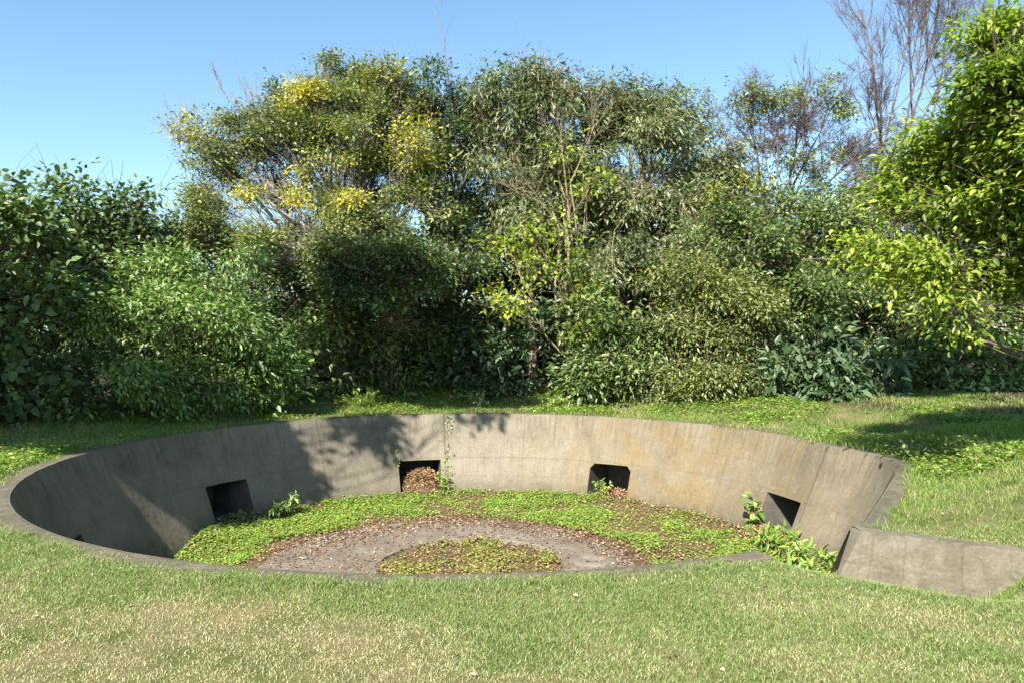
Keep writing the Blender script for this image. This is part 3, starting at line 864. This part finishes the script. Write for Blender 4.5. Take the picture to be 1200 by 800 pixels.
x, y = pol(-6, 5.62); plant('weed', 'thin twiggy weed in the dark corner at the right end of the far rim', 'weed', x, y, 0.0, 60, 0.25, 0.35, 0.08, L_mid, 0.4)
for i, (px, Y, hh, sp, ll) in enumerate(((700, 16.4, .5, .5, 'bushy weed left of the bleached stalks on the bank'), (810, 15.9, .35, .4, 'spreading weed in front of the small-leaved bush'),
                                         (335, 15.6, .45, .5, 'pale weed on the sunlit bank at the edge of the tree shadow'), (430, 16.2, .4, .45, 'bright weed on the bank left of centre'),
                                         (560, 16.6, .4, .6, 'weed in the dark gap below the trees on the bank'), (650, 16.2, .3, .4, 'low weed on the bank above the middle of the wall'))):
    x = (px - 600) / F * Y
    plant('bank_weed', ll, 'weed', x, Y, float(ground_z(x, Y)), 260, sp, hh, 0.07, M_clover if i != 4 else L_fresh, 0.4, 'weeds along the bank', stems=14)

# ivy trails on the wall by the tall recess
for tdeg, s0, s1, ll in ((98.2, -0.02, 0.95, 'thin ivy trailing down the joint right of the tall recess'), (110.6, 0.30, 0.62, 'short ivy strand at the upper left corner of the tall recess')):
    t = math.radians(tdeg); pts = []; P = []
    for q in np.linspace(s0, s1, 14):
        p = np.array(wall_pt(t + rng.normal() * 0.006, max(0, q))) - np.array([math.cos(t), math.sin(t), 0]) * 0.015
        pts.append(p)
    root = thing('ivy', ll, 'climbing plant', pts[0])
    tubes([(np.array(pts), np.linspace(0.006, 0.003, 14))], 'stem', B_tan, root, 4)
    k = 64 if s0 < 0 else 28
    f = rng.random(k); pp = np.stack([np.interp(f, np.linspace(0, 1, 14), np.array(pts)[:, c]) for c in range(3)], 1) + rng.normal(size=(k, 3)) * np.array([.05, .01, .03]) - np.array([math.cos(t), math.sin(t), 0]) * .02
    D = rand_dir(k) + np.array([0, 0, -.6]); N = rand_dir(k) * .4 + np.array([-math.cos(t), -math.sin(t), .6])
    V, Qd, T, k_ = leaves_mesh(pp, D, N, 0.03 + 0.03 * rng.random(k), 0.025 + 0.02 * rng.random(k))
    mesh_obj('leaves', V, tris=T, mats=[M_clover], parent=root, attrs={'tint': np.repeat(rng.random(k), k_), 'yel': np.zeros(k * k_)})

# ------------------------------------------------------------------ trees and shrubs
tree('vine_covered_tree', 'dark tree smothered in big-leaved vines at the left edge of the picture', 'tree', (-8.6, 12.9),
     [(10, 275, 12.8, 42, 50), (-30, 255, 12.9, 45, 45), (25, 345, 12.6, 48, 60), (-25, 350, 12.8, 50, 70), (5, 425, 12.4, 55, 60), (35, 470, 12.3, 40, 36), (-30, 450, 12.4, 50, 60)],
     0.105, L_vine, B_brown, lai=3.2, width=0.75, big=True, gap=0.3, seed=1, clump=0.2)
tree('vine_covered_tree', 'rounded vine-covered tree with feathery twigs on top, second from the left edge', 'tree', (-7.6, 15.0),
     [(100, 258, 15, 48, 40), (150, 250, 15.4, 42, 34), (62, 300, 14.2, 48, 50), (120, 310, 15, 60, 45), (185, 268, 16.2, 28, 30), (60, 370, 13.6, 45, 55), (30, 262, 14.6, 26, 32), (75, 440, 13.2, 45, 50)],
     0.085, L_vine, B_brown, lai=3.0, width=0.65, big=True, gap=0.34, seed=2, clump=0.18, twigs=5)
tree('bush', 'broad bright green feathery bush low on the left, below the yellowing tree', 'bush', (-6.4, 15.2),
     [(125, 350, 14.1, 62, 46), (195, 335, 14.5, 66, 40), (262, 330, 15, 52, 44), (225, 390, 14.2, 75, 48), (140, 420, 13.4, 66, 46), (300, 390, 15, 46, 56), (240, 445, 14.3, 70, 38), (165, 465, 13.7, 55, 28), (100, 470, 13.0, 45, 30)],
     0.085, L_fresh, B_brown, lai=3.0, width=0.36, gap=0.36, stems=4, trunk_r=0.05, seed=3, droop=0.35)
tree('bush', 'pale broad-leaved bush at the sunlit corner of the left bank', 'bush', (-4.7, 15.6),
     [(310, 425, 15.0, 38, 40), (325, 452, 14.9, 30, 24), (285, 455, 14.8, 30, 26)],
     0.10, L_fresh, B_brown, lai=2.4, width=0.55, big=True, gap=0.36, stems=3, trunk_r=0.03, seed=4)
tree('tall_tree', 'tall spreading tree with bright yellow leaf clusters at the left of the grove', 'tree', (-3.6, 18.6),
     [(240, 150, 18, 32, 22, 0.35, .7), (226, 158, 17.9, 10, 12, 0.95, .9), (290, 168, 18, 48, 34), (275, 215, 17.6, 46, 38), (318, 128, 18.3, 22, 26), (365, 122, 18, 32, 24, 0.75), (382, 88, 18.5, 20, 22), (405, 108, 18.6, 30, 26),
      (425, 140, 18.5, 52, 42), (465, 112, 18.6, 45, 32, 0.08), (345, 165, 18.2, 52, 32), (327, 224, 17, 36, 24, 0.85), (412, 230, 17, 26, 22, 0.8), (395, 185, 18, 60, 34, 0.05), (482, 172, 17.5, 46, 30, 0.38),
      (255, 265, 17.2, 50, 36), (350, 285, 17, 66, 44), (440, 285, 17, 56, 46), (222, 250, 17.6, 32, 28), (300, 300, 16.4, 56, 38), (480, 240, 17.6, 44, 40), (205, 290, 16.8, 40, 34, .2), (440, 95, 18.8, 46, 20), (340, 150, 18.8, 56, 34), (300, 200, 18.6, 56, 40), (390, 150, 19, 60, 46), (440, 200, 19, 60, 46), (380, 250, 18.4, 70, 46), (430, 165, 18, 50, 34)],
     0.068, L_olive, B_grey, lai=2.7, width=0.46, gap=0.40, clump=0.12, droop=0.1, trunk_r=0.15, seed=5, fork=0.5, twigs=6)
tree('tall_tree', 'dark dense tall tree right behind the yellowing one, left of the centre', 'tree', (-1.5, 20),
     [(520, 112, 19, 36, 34), (500, 150, 19.2, 40, 40), (545, 165, 19.6, 26, 44), (505, 215, 18.8, 44, 40), (548, 225, 20, 36, 46), (470, 325, 16.6, 60, 40), (420, 320, 16.4, 50, 36), (530, 310, 16.8, 50, 40), (520, 290, 18.2, 46, 46), (540, 330, 18, 40, 40), (410, 330, 17.4, 50, 44), (450, 100, 19.6, 40, 22), (555, 130, 19.8, 30, 30), (470, 165, 19.8, 50, 44), (560, 280, 20, 50, 50)],
     0.075, L_dark, B_grey, lai=2.9, width=0.46, clump=0.13, droop=0.1, gap=0.38, trunk_r=0.13, seed=6, twigs=4)
tree('lance_leaved_tree', 'airy tall tree with drooping narrow leaves at the centre top of the grove', 'tree', (0.5, 19.3),
     [(598, 96, 19, 36, 26), (645, 92, 19, 36, 24, .06), (585, 130, 19, 42, 30), (640, 135, 19, 50, 32), (690, 125, 19.1, 34, 28, .05), (600, 180, 19, 46, 34, 0, .75), (660, 185, 18.8, 50, 36), (615, 235, 18.8, 46, 36, 0, .6), (670, 245, 18.6, 52, 40), (625, 290, 18.4, 50, 40), (572, 108, 19.2, 26, 20), (660, 110, 19.6, 40, 28), (610, 150, 19.8, 60, 40), (720, 140, 19.8, 30, 24), (560, 160, 19.6, 30, 34), (655, 205, 19.6, 60, 46), (640, 240, 20, 60, 46), (590, 255, 19.8, 46, 46), (685, 285, 19.6, 50, 40)],
     0.125, L_lance, B_tan, lai=2.2, width=0.24, gap=0.42, droop=0.75, trunk_r=0.11, seed=7, fork=0.55, twigs=5)
tree('lance_leaved_tree', 'lower rounded tree with drooping narrow leaves, right of the centre', 'tree', (3.2, 19.6),
     [(698, 150, 19.4, 34, 26), (728, 112, 19.5, 28, 20, .05), (765, 122, 19.6, 42, 24), (740, 165, 19.2, 52, 38), (790, 170, 19.5, 36, 40), (755, 225, 18.8, 60, 42), (700, 265, 18.6, 52, 42), (800, 240, 18.6, 46, 42), (725, 310, 18, 56, 44), (780, 300, 18, 46, 40), (690, 180, 20, 50, 40), (750, 150, 20, 50, 40), (815, 205, 20, 40, 40), (720, 210, 20, 60, 46), (780, 130, 20, 30, 24), (790, 215, 19.8, 54, 38), (755, 200, 20, 54, 40), (830, 218, 20, 44, 32), (860, 228, 20.4, 44, 26), (705, 215, 20, 50, 40), (650, 215, 20, 50, 40)],
     0.115, L_lance, B_tan, lai=2.3, width=0.27, gap=0.40, droop=0.6, trunk_r=0.10, seed=8, fork=0.55, twigs=4)
tree('sapling', 'slim tan-stemmed sapling with pale yellow green leaves at the middle of the grove', 'tree', (1.6, 17.4),
     [(600, 300, 17.4, 36, 32, .12), (640, 280, 17.4, 36, 34, .1), (612, 345, 17, 46, 34, .05), (655, 330, 17, 40, 40), (690, 345, 17, 36, 36, .1), (650, 380, 16.8, 44, 30), (690, 210, 17.9, 26, 24), (668, 175, 18, 24, 20)],
     0.10, L_lime, B_tan, lai=1.1, width=0.55, gap=0.40, trunk_r=0.07, seed=9, fork=0.3, twigs=6, stems=2)
tree('bush', 'dense bush of small yellow green leaves right of the bleached stalks', 'bush', (4.0, 17.2),
     [(815, 365, 16.6, 50, 42), (865, 365, 16.6, 50, 42), (830, 420, 16.2, 54, 40), (785, 330, 17.2, 38, 40), (850, 458, 16, 50, 26), (880, 420, 16.3, 34, 34), (805, 455, 16.2, 34, 24), (835, 325, 17, 40, 34)],
     0.075, L_olive, B_brown, lai=3.0, width=0.36, gap=0.35, stems=5, trunk_r=0.05, seed=10)
tree('bush', 'broad high mound of mid green leaves under the half-bare tree', 'bush', (6.2, 18.2),
     [(890, 290, 17.2, 62, 42), (945, 280, 17.4, 54, 40), (965, 330, 17, 52, 42), (900, 250, 17.8, 52, 24), (985, 255, 17.9, 44, 28), (915, 350, 17, 40, 40), (845, 275, 17.8, 46, 36), (865, 240, 18.2, 44, 22, .3), (1000, 310, 17.6, 40, 50), (940, 235, 18, 40, 20)],
     0.08, L_mid, B_brown, lai=2.6, width=0.42, gap=0.37, stems=5, trunk_r=0.06, seed=20)
tree('shrub', 'glossy broad-leaved shrub at the foot of the grove right of the small-leaved bush', 'shrub', (6.9, 16.4),
     [(930, 440, 15.9, 40, 32), (1005, 415, 16, 46, 34), (1000, 455, 15.6, 52, 28), (955, 405, 16.3, 42, 30), (1040, 440, 15.9, 30, 34), (960, 462, 15.6, 40, 20)],
     0.17, L_gloss, B_brown, lai=2.6, width=0.36, big=True, gap=0.36, stems=5, trunk_r=0.03, seed=11)
tree('shrub', 'dark glossy shrub in the shade below the centre trees', 'shrub', (0.2, 17.5),
     [(555, 410, 17.9, 52, 34), (600, 425, 17.6, 46, 36), (640, 405, 17.8, 42, 40), (575, 450, 17.6, 44, 20)],
     0.13, L_gloss, B_brown, lai=2.3, width=0.42, big=True, gap=0.36, stems=4, trunk_r=0.03, seed=12)
tree('shrub', 'leafy mid green shrub just left of the bleached stalks', 'shrub', (2.2, 17.0),
     [(715, 415, 16.7, 46, 38), (700, 375, 17, 46, 38), (745, 445, 16.4, 34, 28), (690, 445, 16.5, 34, 26), (760, 390, 17, 30, 40)],
     0.10, L_mid, B_brown, lai=2.4, width=0.4, big=True, gap=0.36, stems=4, trunk_r=0.035, seed=13)
tree('shrub', 'dim shrub with one sunlit spray of pale leaves left of the dead orange twigs', 'shrub', (-2.6, 17.4),
     [(475, 352, 16.3, 28, 16), (395, 390, 17, 54, 46), (450, 420, 17.7, 50, 46), (365, 430, 16.6, 46, 40), (500, 400, 18, 46, 46), (420, 455, 17.3, 50, 22), (500, 450, 17.7, 46, 22)],
     0.10, L_mid, B_brown, lai=2.2, width=0.42, big=True, gap=0.38, stems=4, trunk_r=0.04, seed=14)
tree('shrub', 'shrub in deep shade at the right edge beneath the overhanging branches', 'shrub', (11.2, 17.2),
     [(1175, 425, 16.6, 52, 42), (1140, 455, 16.4, 40, 26), (1230, 420, 16.8, 55, 50), (1190, 465, 16.2, 46, 20)],
     0.11, L_fresh, B_brown, lai=2.4, width=0.45, big=True, gap=0.36, stems=4, trunk_r=0.04, seed=15)
tree('tree', 'leafy tree half hidden behind the overhanging lime green branches at the right', 'tree', (10, 20.5),
     [(1060, 330, 20, 56, 56), (1120, 350, 20, 60, 50), (1180, 320, 20, 66, 70), (1110, 270, 20.4, 60, 50), (1230, 300, 20, 60, 80), (1050, 270, 20.4, 46, 40), (1190, 380, 20, 60, 40), (1040, 225, 20.6, 40, 26), (1080, 210, 20.6, 46, 34), (1120, 200, 20.6, 40, 40)],
     0.10, L_mid, B_brown, lai=2.4, width=0.4, gap=0.36, trunk_r=0.12, seed=16)
tree('shrub', 'shrub in the dark hollow between the glossy shrub and the right edge', 'shrub', (8.9, 17.6),
     [(1075, 440, 17, 40, 34), (1110, 420, 17.4, 44, 46), (1100, 462, 16.8, 40, 20), (1130, 390, 18, 46, 46), (1060, 400, 17.8, 40, 46)],
     0.11, L_mid, B_brown, lai=2.0, width=0.45, big=True, gap=0.36, stems=4, trunk_r=0.04, seed=19)
def w2p(p):
    return (600 + p[0] / p[1] * F, 400 - F * ((p[2] - EYE) / p[1] + PITCH), p[1])


def lobe_shadow(gx_, gy_, t, r, dens=1.0):
    p = np.array([gx_, gy_, 0]) + t / SUN[2] * SUN
    a, b, c = w2p(p); return (a, b, c, r * F / c, r * F / c, 0.0, dens)


# the overhanging tree on the right, its trunk just out of the picture
tree('overhanging_tree', 'lime green tree reaching in from the right edge with layered sunlit branches', 'tree', (7.9, 8.6),
     [(1085, 225, 8.6, 52, 36), (1050, 290, 8.4, 46, 34), (1120, 165, 8.4, 56, 40), (1165, 105, 8.2, 46, 34), (1192, 74, 8, 28, 22), (1150, 225, 8, 60, 44), (1190, 170, 7.8, 50, 50), (1105, 300, 8.1, 54, 36),
      (1165, 300, 7.8, 60, 40), (1110, 352, 8.1, 34, 22), (1225, 240, 7.6, 50, 60), (1250, 330, 7.6, 50, 50), (1240, 120, 7.9, 50, 60), (1300, 220, 7.8, 70, 90), (1040, 245, 8.8, 30, 20), (1130, 262, 8.3, 60, 36), (1085, 265, 8.5, 46, 30), (1155, 190, 8.2, 50, 36), (1190, 255, 8.0, 46, 40), (1130, 320, 8.2, 50, 30), (1070, 195, 8.7, 34, 24), (1200, 320, 7.9, 40, 50), (1150, 140, 8.4, 40, 30), (1030, 275, 8.7, 30, 22), (1050, 258, 8.6, 44, 30), (1080, 285, 8.4, 48, 30), (1110, 330, 8.2, 48, 28), (1150, 280, 8.1, 54, 44), (1170, 330, 8, 44, 32), (1020, 300, 8.6, 26, 16), (1117, 380, 8.0, 24, 18), (1185, 300, 8.1, 44, 50), (1042, 215, 8.9, 28, 20), (1100, 200, 8.6, 50, 36)] + [lobe_shadow(*a) for a in ((9.6, 17.2, 8, 1.1, 2.2), (11.2, 17.4, 8, 1.1, 2.2), (8.5, 16.8, 7.6, .7, 2), (10.2, 18.6, 8.4, 1.1, 2), (7.4, 10.3, 3.2, .6, 2), (8.3, 11.4, 3.8, .8, 2), (7.8, 12.7, 4.4, .8, 2), (9.2, 13.0, 4.6, .9, 2), (6.8, 12.2, 4.2, .7, 2.6), (7.8, 11.2, 3.8, .9, 2.6), (6.7, 10.0, 3.2, .5, 2.4), (8.6, 12.2, 4.4, 1.0, 2.6), (7.4, 9.4, 3.0, .6, 2.6), (9.6, 13.6, 4.8, 1.0, 2.6), (7.0, 11.2, 3.7, .7, 2.6))],
     0.059, L_lime, B_pink, lai=3.0, width=0.42, big=True, gap=0.36, trunk_r=0.12, seed=17, droop=0.3, clump=0.13, shell=0.2, fork=0.97, limb=0.22, flat=0.42)
# out of view on the left: it throws the shade over the left wall and bank
SHADE = [(-6.5, 13.1, 5.8, .95), (-5.1, 12.6, 6.0, .85), (-7.7, 12.7, 5.4, 1.0), (-5.5, 13.9, 6.4, .75), (-8.6, 13.2, 5.8, .95), (-6.7, 12.0, 5.6, .85), (-7.4, 13.7, 6.4, .75), (-5.7, 11.3, 5.8, .55),
         (-6.0, 12.5, 5.9, .85), (-6.4, 13.8, 6.2, .75), (-9.2, 12.6, 5.2, 1.0), (-6.5, 14.4, 6.2, .6), (-7.7, 14.4, 6.0, .7), (-8.9, 14.3, 5.8, .8), (-7.2, 11.6, 5.5, .7), (-5.6, 12.9, 6.1, .8), (-4.75, 12.5, 6.0, .5), (-4.7, 13.3, 6.3, .45), (-5.2, 13.3, 6.1, .6), (-5.15, 11.9, 5.9, .5), (-5.9, 12.0, 5.8, .6)]
GROVE = [(-1.8, 17.0, 8.0, .7), (-0.5, 17.3, 8.3, .7), (0.4, 17.0, 8.4, .4), (-2.6, 17.9, 8.0, .6), (-1.1, 18.4, 8.4, .8), (-2.0, 18.9, 8.6, .7)]
tree('shade_tree', 'leafy tree out of the picture on the left that shades the left pit wall', 'tree', (-10.4, 6.4),
     [lobe_shadow(a, b, c, d, 4.2) for a, b, c, d in SHADE] + [lobe_shadow(-2.75, 14.6, 6.9, .36, 3.0), lobe_shadow(-0.6, 15.35, 7.3, .30, 1.4)] + [lobe_shadow(a, b, c, d, 1.7) for a, b, c, d in GROVE],
     0.14, L_mid, B_grey, lai=3.2, width=0.5, gap=0.0, trunk_r=0.12, seed=18, twigs=2, limb=0.14, shell=0.15)

# row of trees filling the grove behind
back = [(110, 330, 21, 'tree filling the gap behind the rounded vine-covered tree'), (215, 345, 21.5, 'tree behind the feathery bush on the left'), (320, 330, 21.5, 'tree seen through the lower crown of the yellowing tree'),
        (420, 320, 22, 'tree deep behind the yellowing tree'), (520, 340, 22, 'tree deep in the shade left of the centre'), (615, 350, 22, 'tree deep in the shade behind the sapling'),
        (705, 335, 22, 'tree behind the lower lance-leaved tree'), (800, 325, 22, 'tree behind the left end of the small-leaved bush'), (895, 330, 22, 'tree behind the right end of the small-leaved bush'), (985, 335, 22, 'tree behind the glossy shrub'), (1075, 350, 22, 'tree in the dark hollow right of the glossy shrub'), (1165, 360, 22.5, 'tree at the far right behind the overhanging branches'), (30, 340, 20, 'tree behind the big-leaved vines at the left edge')]
for i, (px, py, Y, ll) in enumerate(back):
    x = (px - 600) / F * Y
    tree('background_tree', 'dark ' + ll, 'tree', (x, Y + 0.3),
         [(px, py, Y, 66, 60), (px - 30, py + 70, Y - 0.4, 60, 52), (px + 32, py + 60, Y - 0.2, 60, 55), (px + 5, py + 115, Y - 0.6, 64, 36), (px + 10, py - 35, Y + .4, 50, 40), (px - 40, py + 20, Y + 1, 56, 60), (px + 45, py + 100, Y + .8, 50, 40), (px - 45, py + 105, Y + .6, 50, 40)] + ([(px, py - 95, Y + .6, 60, 50), (px + 40, py - 60, Y + .9, 50, 46)] if 5 <= i <= 7 else []),
         0.13, (L_dark, L_mid)[i % 3 == 1], B_brown, 'dark trees filling the back of the grove', lai=2.8, width=0.45, gap=0.27, trunk_r=0.10, seed=30 + i, twigs=1)


# bare trees
def bare_tree(name, label, base, starts, bark, group=None, leaf_lobes=None, mat=None, leaf=0.10, kids=(5, 8)):
    bx, by = base; bz = float(ground_z(bx, by))
    root = thing(name, label, 'tree', (bx, by, bz), group)
    polys = []
    for (tx, ty, tY, jx, jy, L, rad, lev, spread, up) in starts:
        j = at(jx, jy, tY)
        rad *= 0.62
        polys.append((wob([bx, by, bz - .1], j, 8, 0.03), np.linspace(rad * 1.5, rad, 8)))
        d = at(tx, ty, tY) - j
        grow(j, d, np.linalg.norm(d) * L, rad, lev + (lev == 3), polys, spread, up, kids, 0.58)
    tubes(polys, 'trunk', bark, root, 5)
    if leaf_lobes:
        lobes = []
        for l in leaf_lobes:
            px, py, Y, rx, ry = l[:5]; k = Y / F
            lobes.append((at(px, py, Y), (rx * k, 0.4 * (rx + ry) * k, ry * k), l[5] if len(l) > 5 else 0, 1.0))
        P, D, N, Tn, Yl, CL = crown_leaves(lobes, leaf, 1.3, 0.2, 0.14, 0.4, False, 0.40, 77)
        ln = leaf * (0.6 + 0.7 * rng.random(len(P)))
        V, Qd, T, k = leaves_mesh(P, D, N, ln, ln * 0.4)
        mesh_obj('crown', V, tris=T, mats=[mat], parent=root, attrs={'tint': np.repeat(Tn, k), 'yel': np.repeat(Yl, k)})
    return root


# (tip px, tip py, depth, joint px, joint py, length factor, radius, levels, spread, up)
bare_tree('bare_tree', 'brown half-bare tree with tangled arching twigs and a few olive leaves', (6.6, 20.6),
          [(830, 140, 20, 885, 225, .62, .05, 3, .95, .0), (870, 100, 20.2, 890, 215, .62, .05, 3, .9, .04), (930, 95, 20.4, 925, 215, .62, .06, 3, .85, .04), (985, 110, 20.4, 930, 215, .62, .05, 3, .85, .04),
           (1010, 170, 20.2, 935, 222, .62, .045, 3, .85, .0), (840, 195, 19.8, 900, 225, .62, .04, 3, .9, .0), (910, 130, 19.8, 910, 215, .6, .05, 3, .95, .02), (960, 150, 20, 920, 220, .6, .05, 3, .9, .02),
           (1000, 215, 20, 930, 228, .7, .03, 3, .8, .0), (880, 160, 19.8, 905, 220, .6, .04, 3, .95, .0), (1030, 140, 20.4, 960, 225, .7, .05, 3, .8, .02), (1040, 200, 20.4, 960, 232, .7, .04, 3, .8, .0), (890, 105, 20.1, 895, 150, .7, .018, 2, .5, .15), (950, 70, 20.3, 940, 140, .7, .018, 2, .5, .15), (835, 110, 20, 850, 165, .7, .016, 2, .5, .15)],
          B_pink, None, [(822, 130, 20, 26, 24, .12), (870, 108, 20.2, 18, 16), (975, 108, 20.4, 30, 24), (900, 125, 20, 36, 26), (845, 165, 19.8, 34, 24, .08), (940, 108, 20.2, 30, 22), (990, 140, 20.4, 22, 20), (860, 190, 20, 40, 22, .1), (955, 190, 20.3, 40, 18, .1), (925, 115, 20.4, 40, 24), (965, 130, 20.6, 36, 26), (1000, 175, 20.6, 30, 30, .1), (880, 135, 20.4, 36, 26), (910, 185, 20.6, 50, 24), (1020, 215, 20.6, 36, 24)], L_olive)
bare_tree('bare_tree', 'tall leafless tree with fine upright twigs reaching the top edge at the right', (9.4, 21.5),
          [(1005, 70, 21.0, 1036, 190, .7, .04, 3, .4, .12), (1150, 10, 21.6, 1085, 150, .9, .045, 3, .45, .12), (1090, -10, 21.3, 1060, 150, .9, .045, 3, .45, .15), (995, 10, 21.2, 1030, 160, .95, .05, 3, .45, .15), (1110, 0, 21.4, 1070, 130, 1.05, .055, 3, .42, .2), (1070, 20, 21.6, 1068, 140, 1.0, .05, 3, .45, .2), (1045, 60, 21, 1035, 170, 1.0, .04, 3, .5, .15), (1120, 60, 21.5, 1075, 150, .9, .04, 3, .5, .15),
           (1020, 110, 21, 1035, 190, .9, .04, 3, .6, .1)],
          B_pink, kids=(4, 7))
bare_tree('bare_tree', 'slender leafless stem sticking up through the crowns left of the centre', (-1.5, 19.2),
          [(532, 72, 19, 534, 165, 1.05, .022, 2, .35, .25)], B_grey)
bare_tree('bare_tree', 'small leafless twigs poking out at the left side of the yellowing tree', (-6.2, 18.2),
          [(200, 165, 17.8, 228, 235, 1.05, .02, 2, .4, .1), (300, 108, 18.4, 310, 170, 1.0, .012, 2, .4, .2), (270, 118, 18.2, 300, 150, 1.0, .01, 2, .4, .2)], B_grey)
bare_tree('bare_tree', 'pale tan leafless sapling forking upward in front of the lance-leaved trees', (2.0, 17.6),
          [(700, 140, 17.6, 668, 215, .9, .03, 2, .6, .15), (640, 150, 17.6, 664, 225, .9, .025, 2, .6, .15), (620, 215, 17.5, 662, 270, .95, .02, 2, .6, .1), (690, 230, 17.5, 664, 260, .8, .02, 2, .6, .1), (770, 225, 17.5, 720, 270, .9, .018, 2, .6, .1)], B_tan)

# dead twigs and stalks
root = thing('dead_branch', 'dead spray of orange brown twigs hanging in the dark left of the centre', 'branch', at(470, 385, 16.6))
polys = []
for k in range(16):
    grow(at(440 + rng.normal() * 6, 378 + rng.normal() * 8, 16.7), np.array([1.0, -0.4, rng.normal() * .45 - .1]), 0.75, 0.008, 1, polys, .8, 0.0, (4, 6), .5)
tubes(polys, 'twigs', B_tan, root, 4)
root = thing('dead_stalks', 'cluster of bleached dry stalks standing upright on the bank before the small-leaved bush', 'dry stalks', (2.95, 16.5, float(ground_z(2.95, 16.5))))
polys = []
for k in range(26):
    x = 2.95 + rng.normal() * 0.28; y = 16.5 + rng.normal() * 0.15; z = float(ground_z(x, y)) - .05
    e = np.array([x + rng.normal() * .18, y + rng.normal() * .15, z + rng.uniform(.5, 1.25)])
    polys.append((wob([x, y, z], e, 6, 0.03), np.linspace(0.012, 0.005, 6)))
s = NT('dry_stalk'); M_st = s.finish((0.5, 0.4, 0.26, 1), 0.8)
tubes(polys, 'stalks', M_st, root, 4)

# ------------------------------------------------------------------ light, sky, camera
w = bpy.data.worlds.new('World'); scene.world = w; w.use_nodes = True
nt = w.node_tree; bgn = nt.nodes['Background']
sky = nt.nodes.new('ShaderNodeTexSky'); sky.sky_type = 'NISHITA'; sky.sun_disc = False
sky.sun_elevation = math.asin(SUN[2]); sky.sun_rotation = math.atan2(SUN[0], SUN[1])
sky.air_density = 1.0; sky.dust_density = 0.5; sky.ozone_density = 1.5; sky.altitude = 0
grade = nt.nodes.new('ShaderNodeMix'); grade.data_type = 'RGBA'; grade.blend_type = 'MULTIPLY'; grade.inputs[0].default_value = 1
nt.links.new(sky.outputs[0], grade.inputs[6]); grade.inputs[7].default_value = (0.93, 1.08, 1.10, 1)
nt.links.new(grade.outputs[2], bgn.inputs[0]); bgn.inputs[1].default_value = 0.080
ld = bpy.data.lights.new('sun', 'SUN'); ld.energy = 4.9; ld.angle = math.radians(0.53); ld.color = (1.0, 0.955, 0.88)
lo = bpy.data.objects.new('sun', ld); COL.objects.link(lo); lo.location = (-8, -15, 20)
lo.rotation_euler = Vector(SUN).to_track_quat('Z', 'Y').to_euler()
cd = bpy.data.cameras.new('camera'); cd.sensor_width = 36; cd.lens = 36 * F / 1200; cd.clip_end = 2000; cd.clip_start = 0.05
co = bpy.data.objects.new('camera', cd); COL.objects.link(co); co.location = (0, 0, EYE); co.rotation_euler = (PI / 2 - PITCH, 0, 0)
scene.camera = co
vs = scene.view_settings; vs.view_transform = 'Standard'; vs.look = 'None'; vs.exposure = 1.43; vs.gamma = 1; vs.use_curve_mapping = False
cy = scene.cycles; cy.max_bounces = 6; cy.diffuse_bounces = 3; cy.glossy_bounces = 2; cy.transmission_bounces = 3; cy.transparent_max_bounces = 4
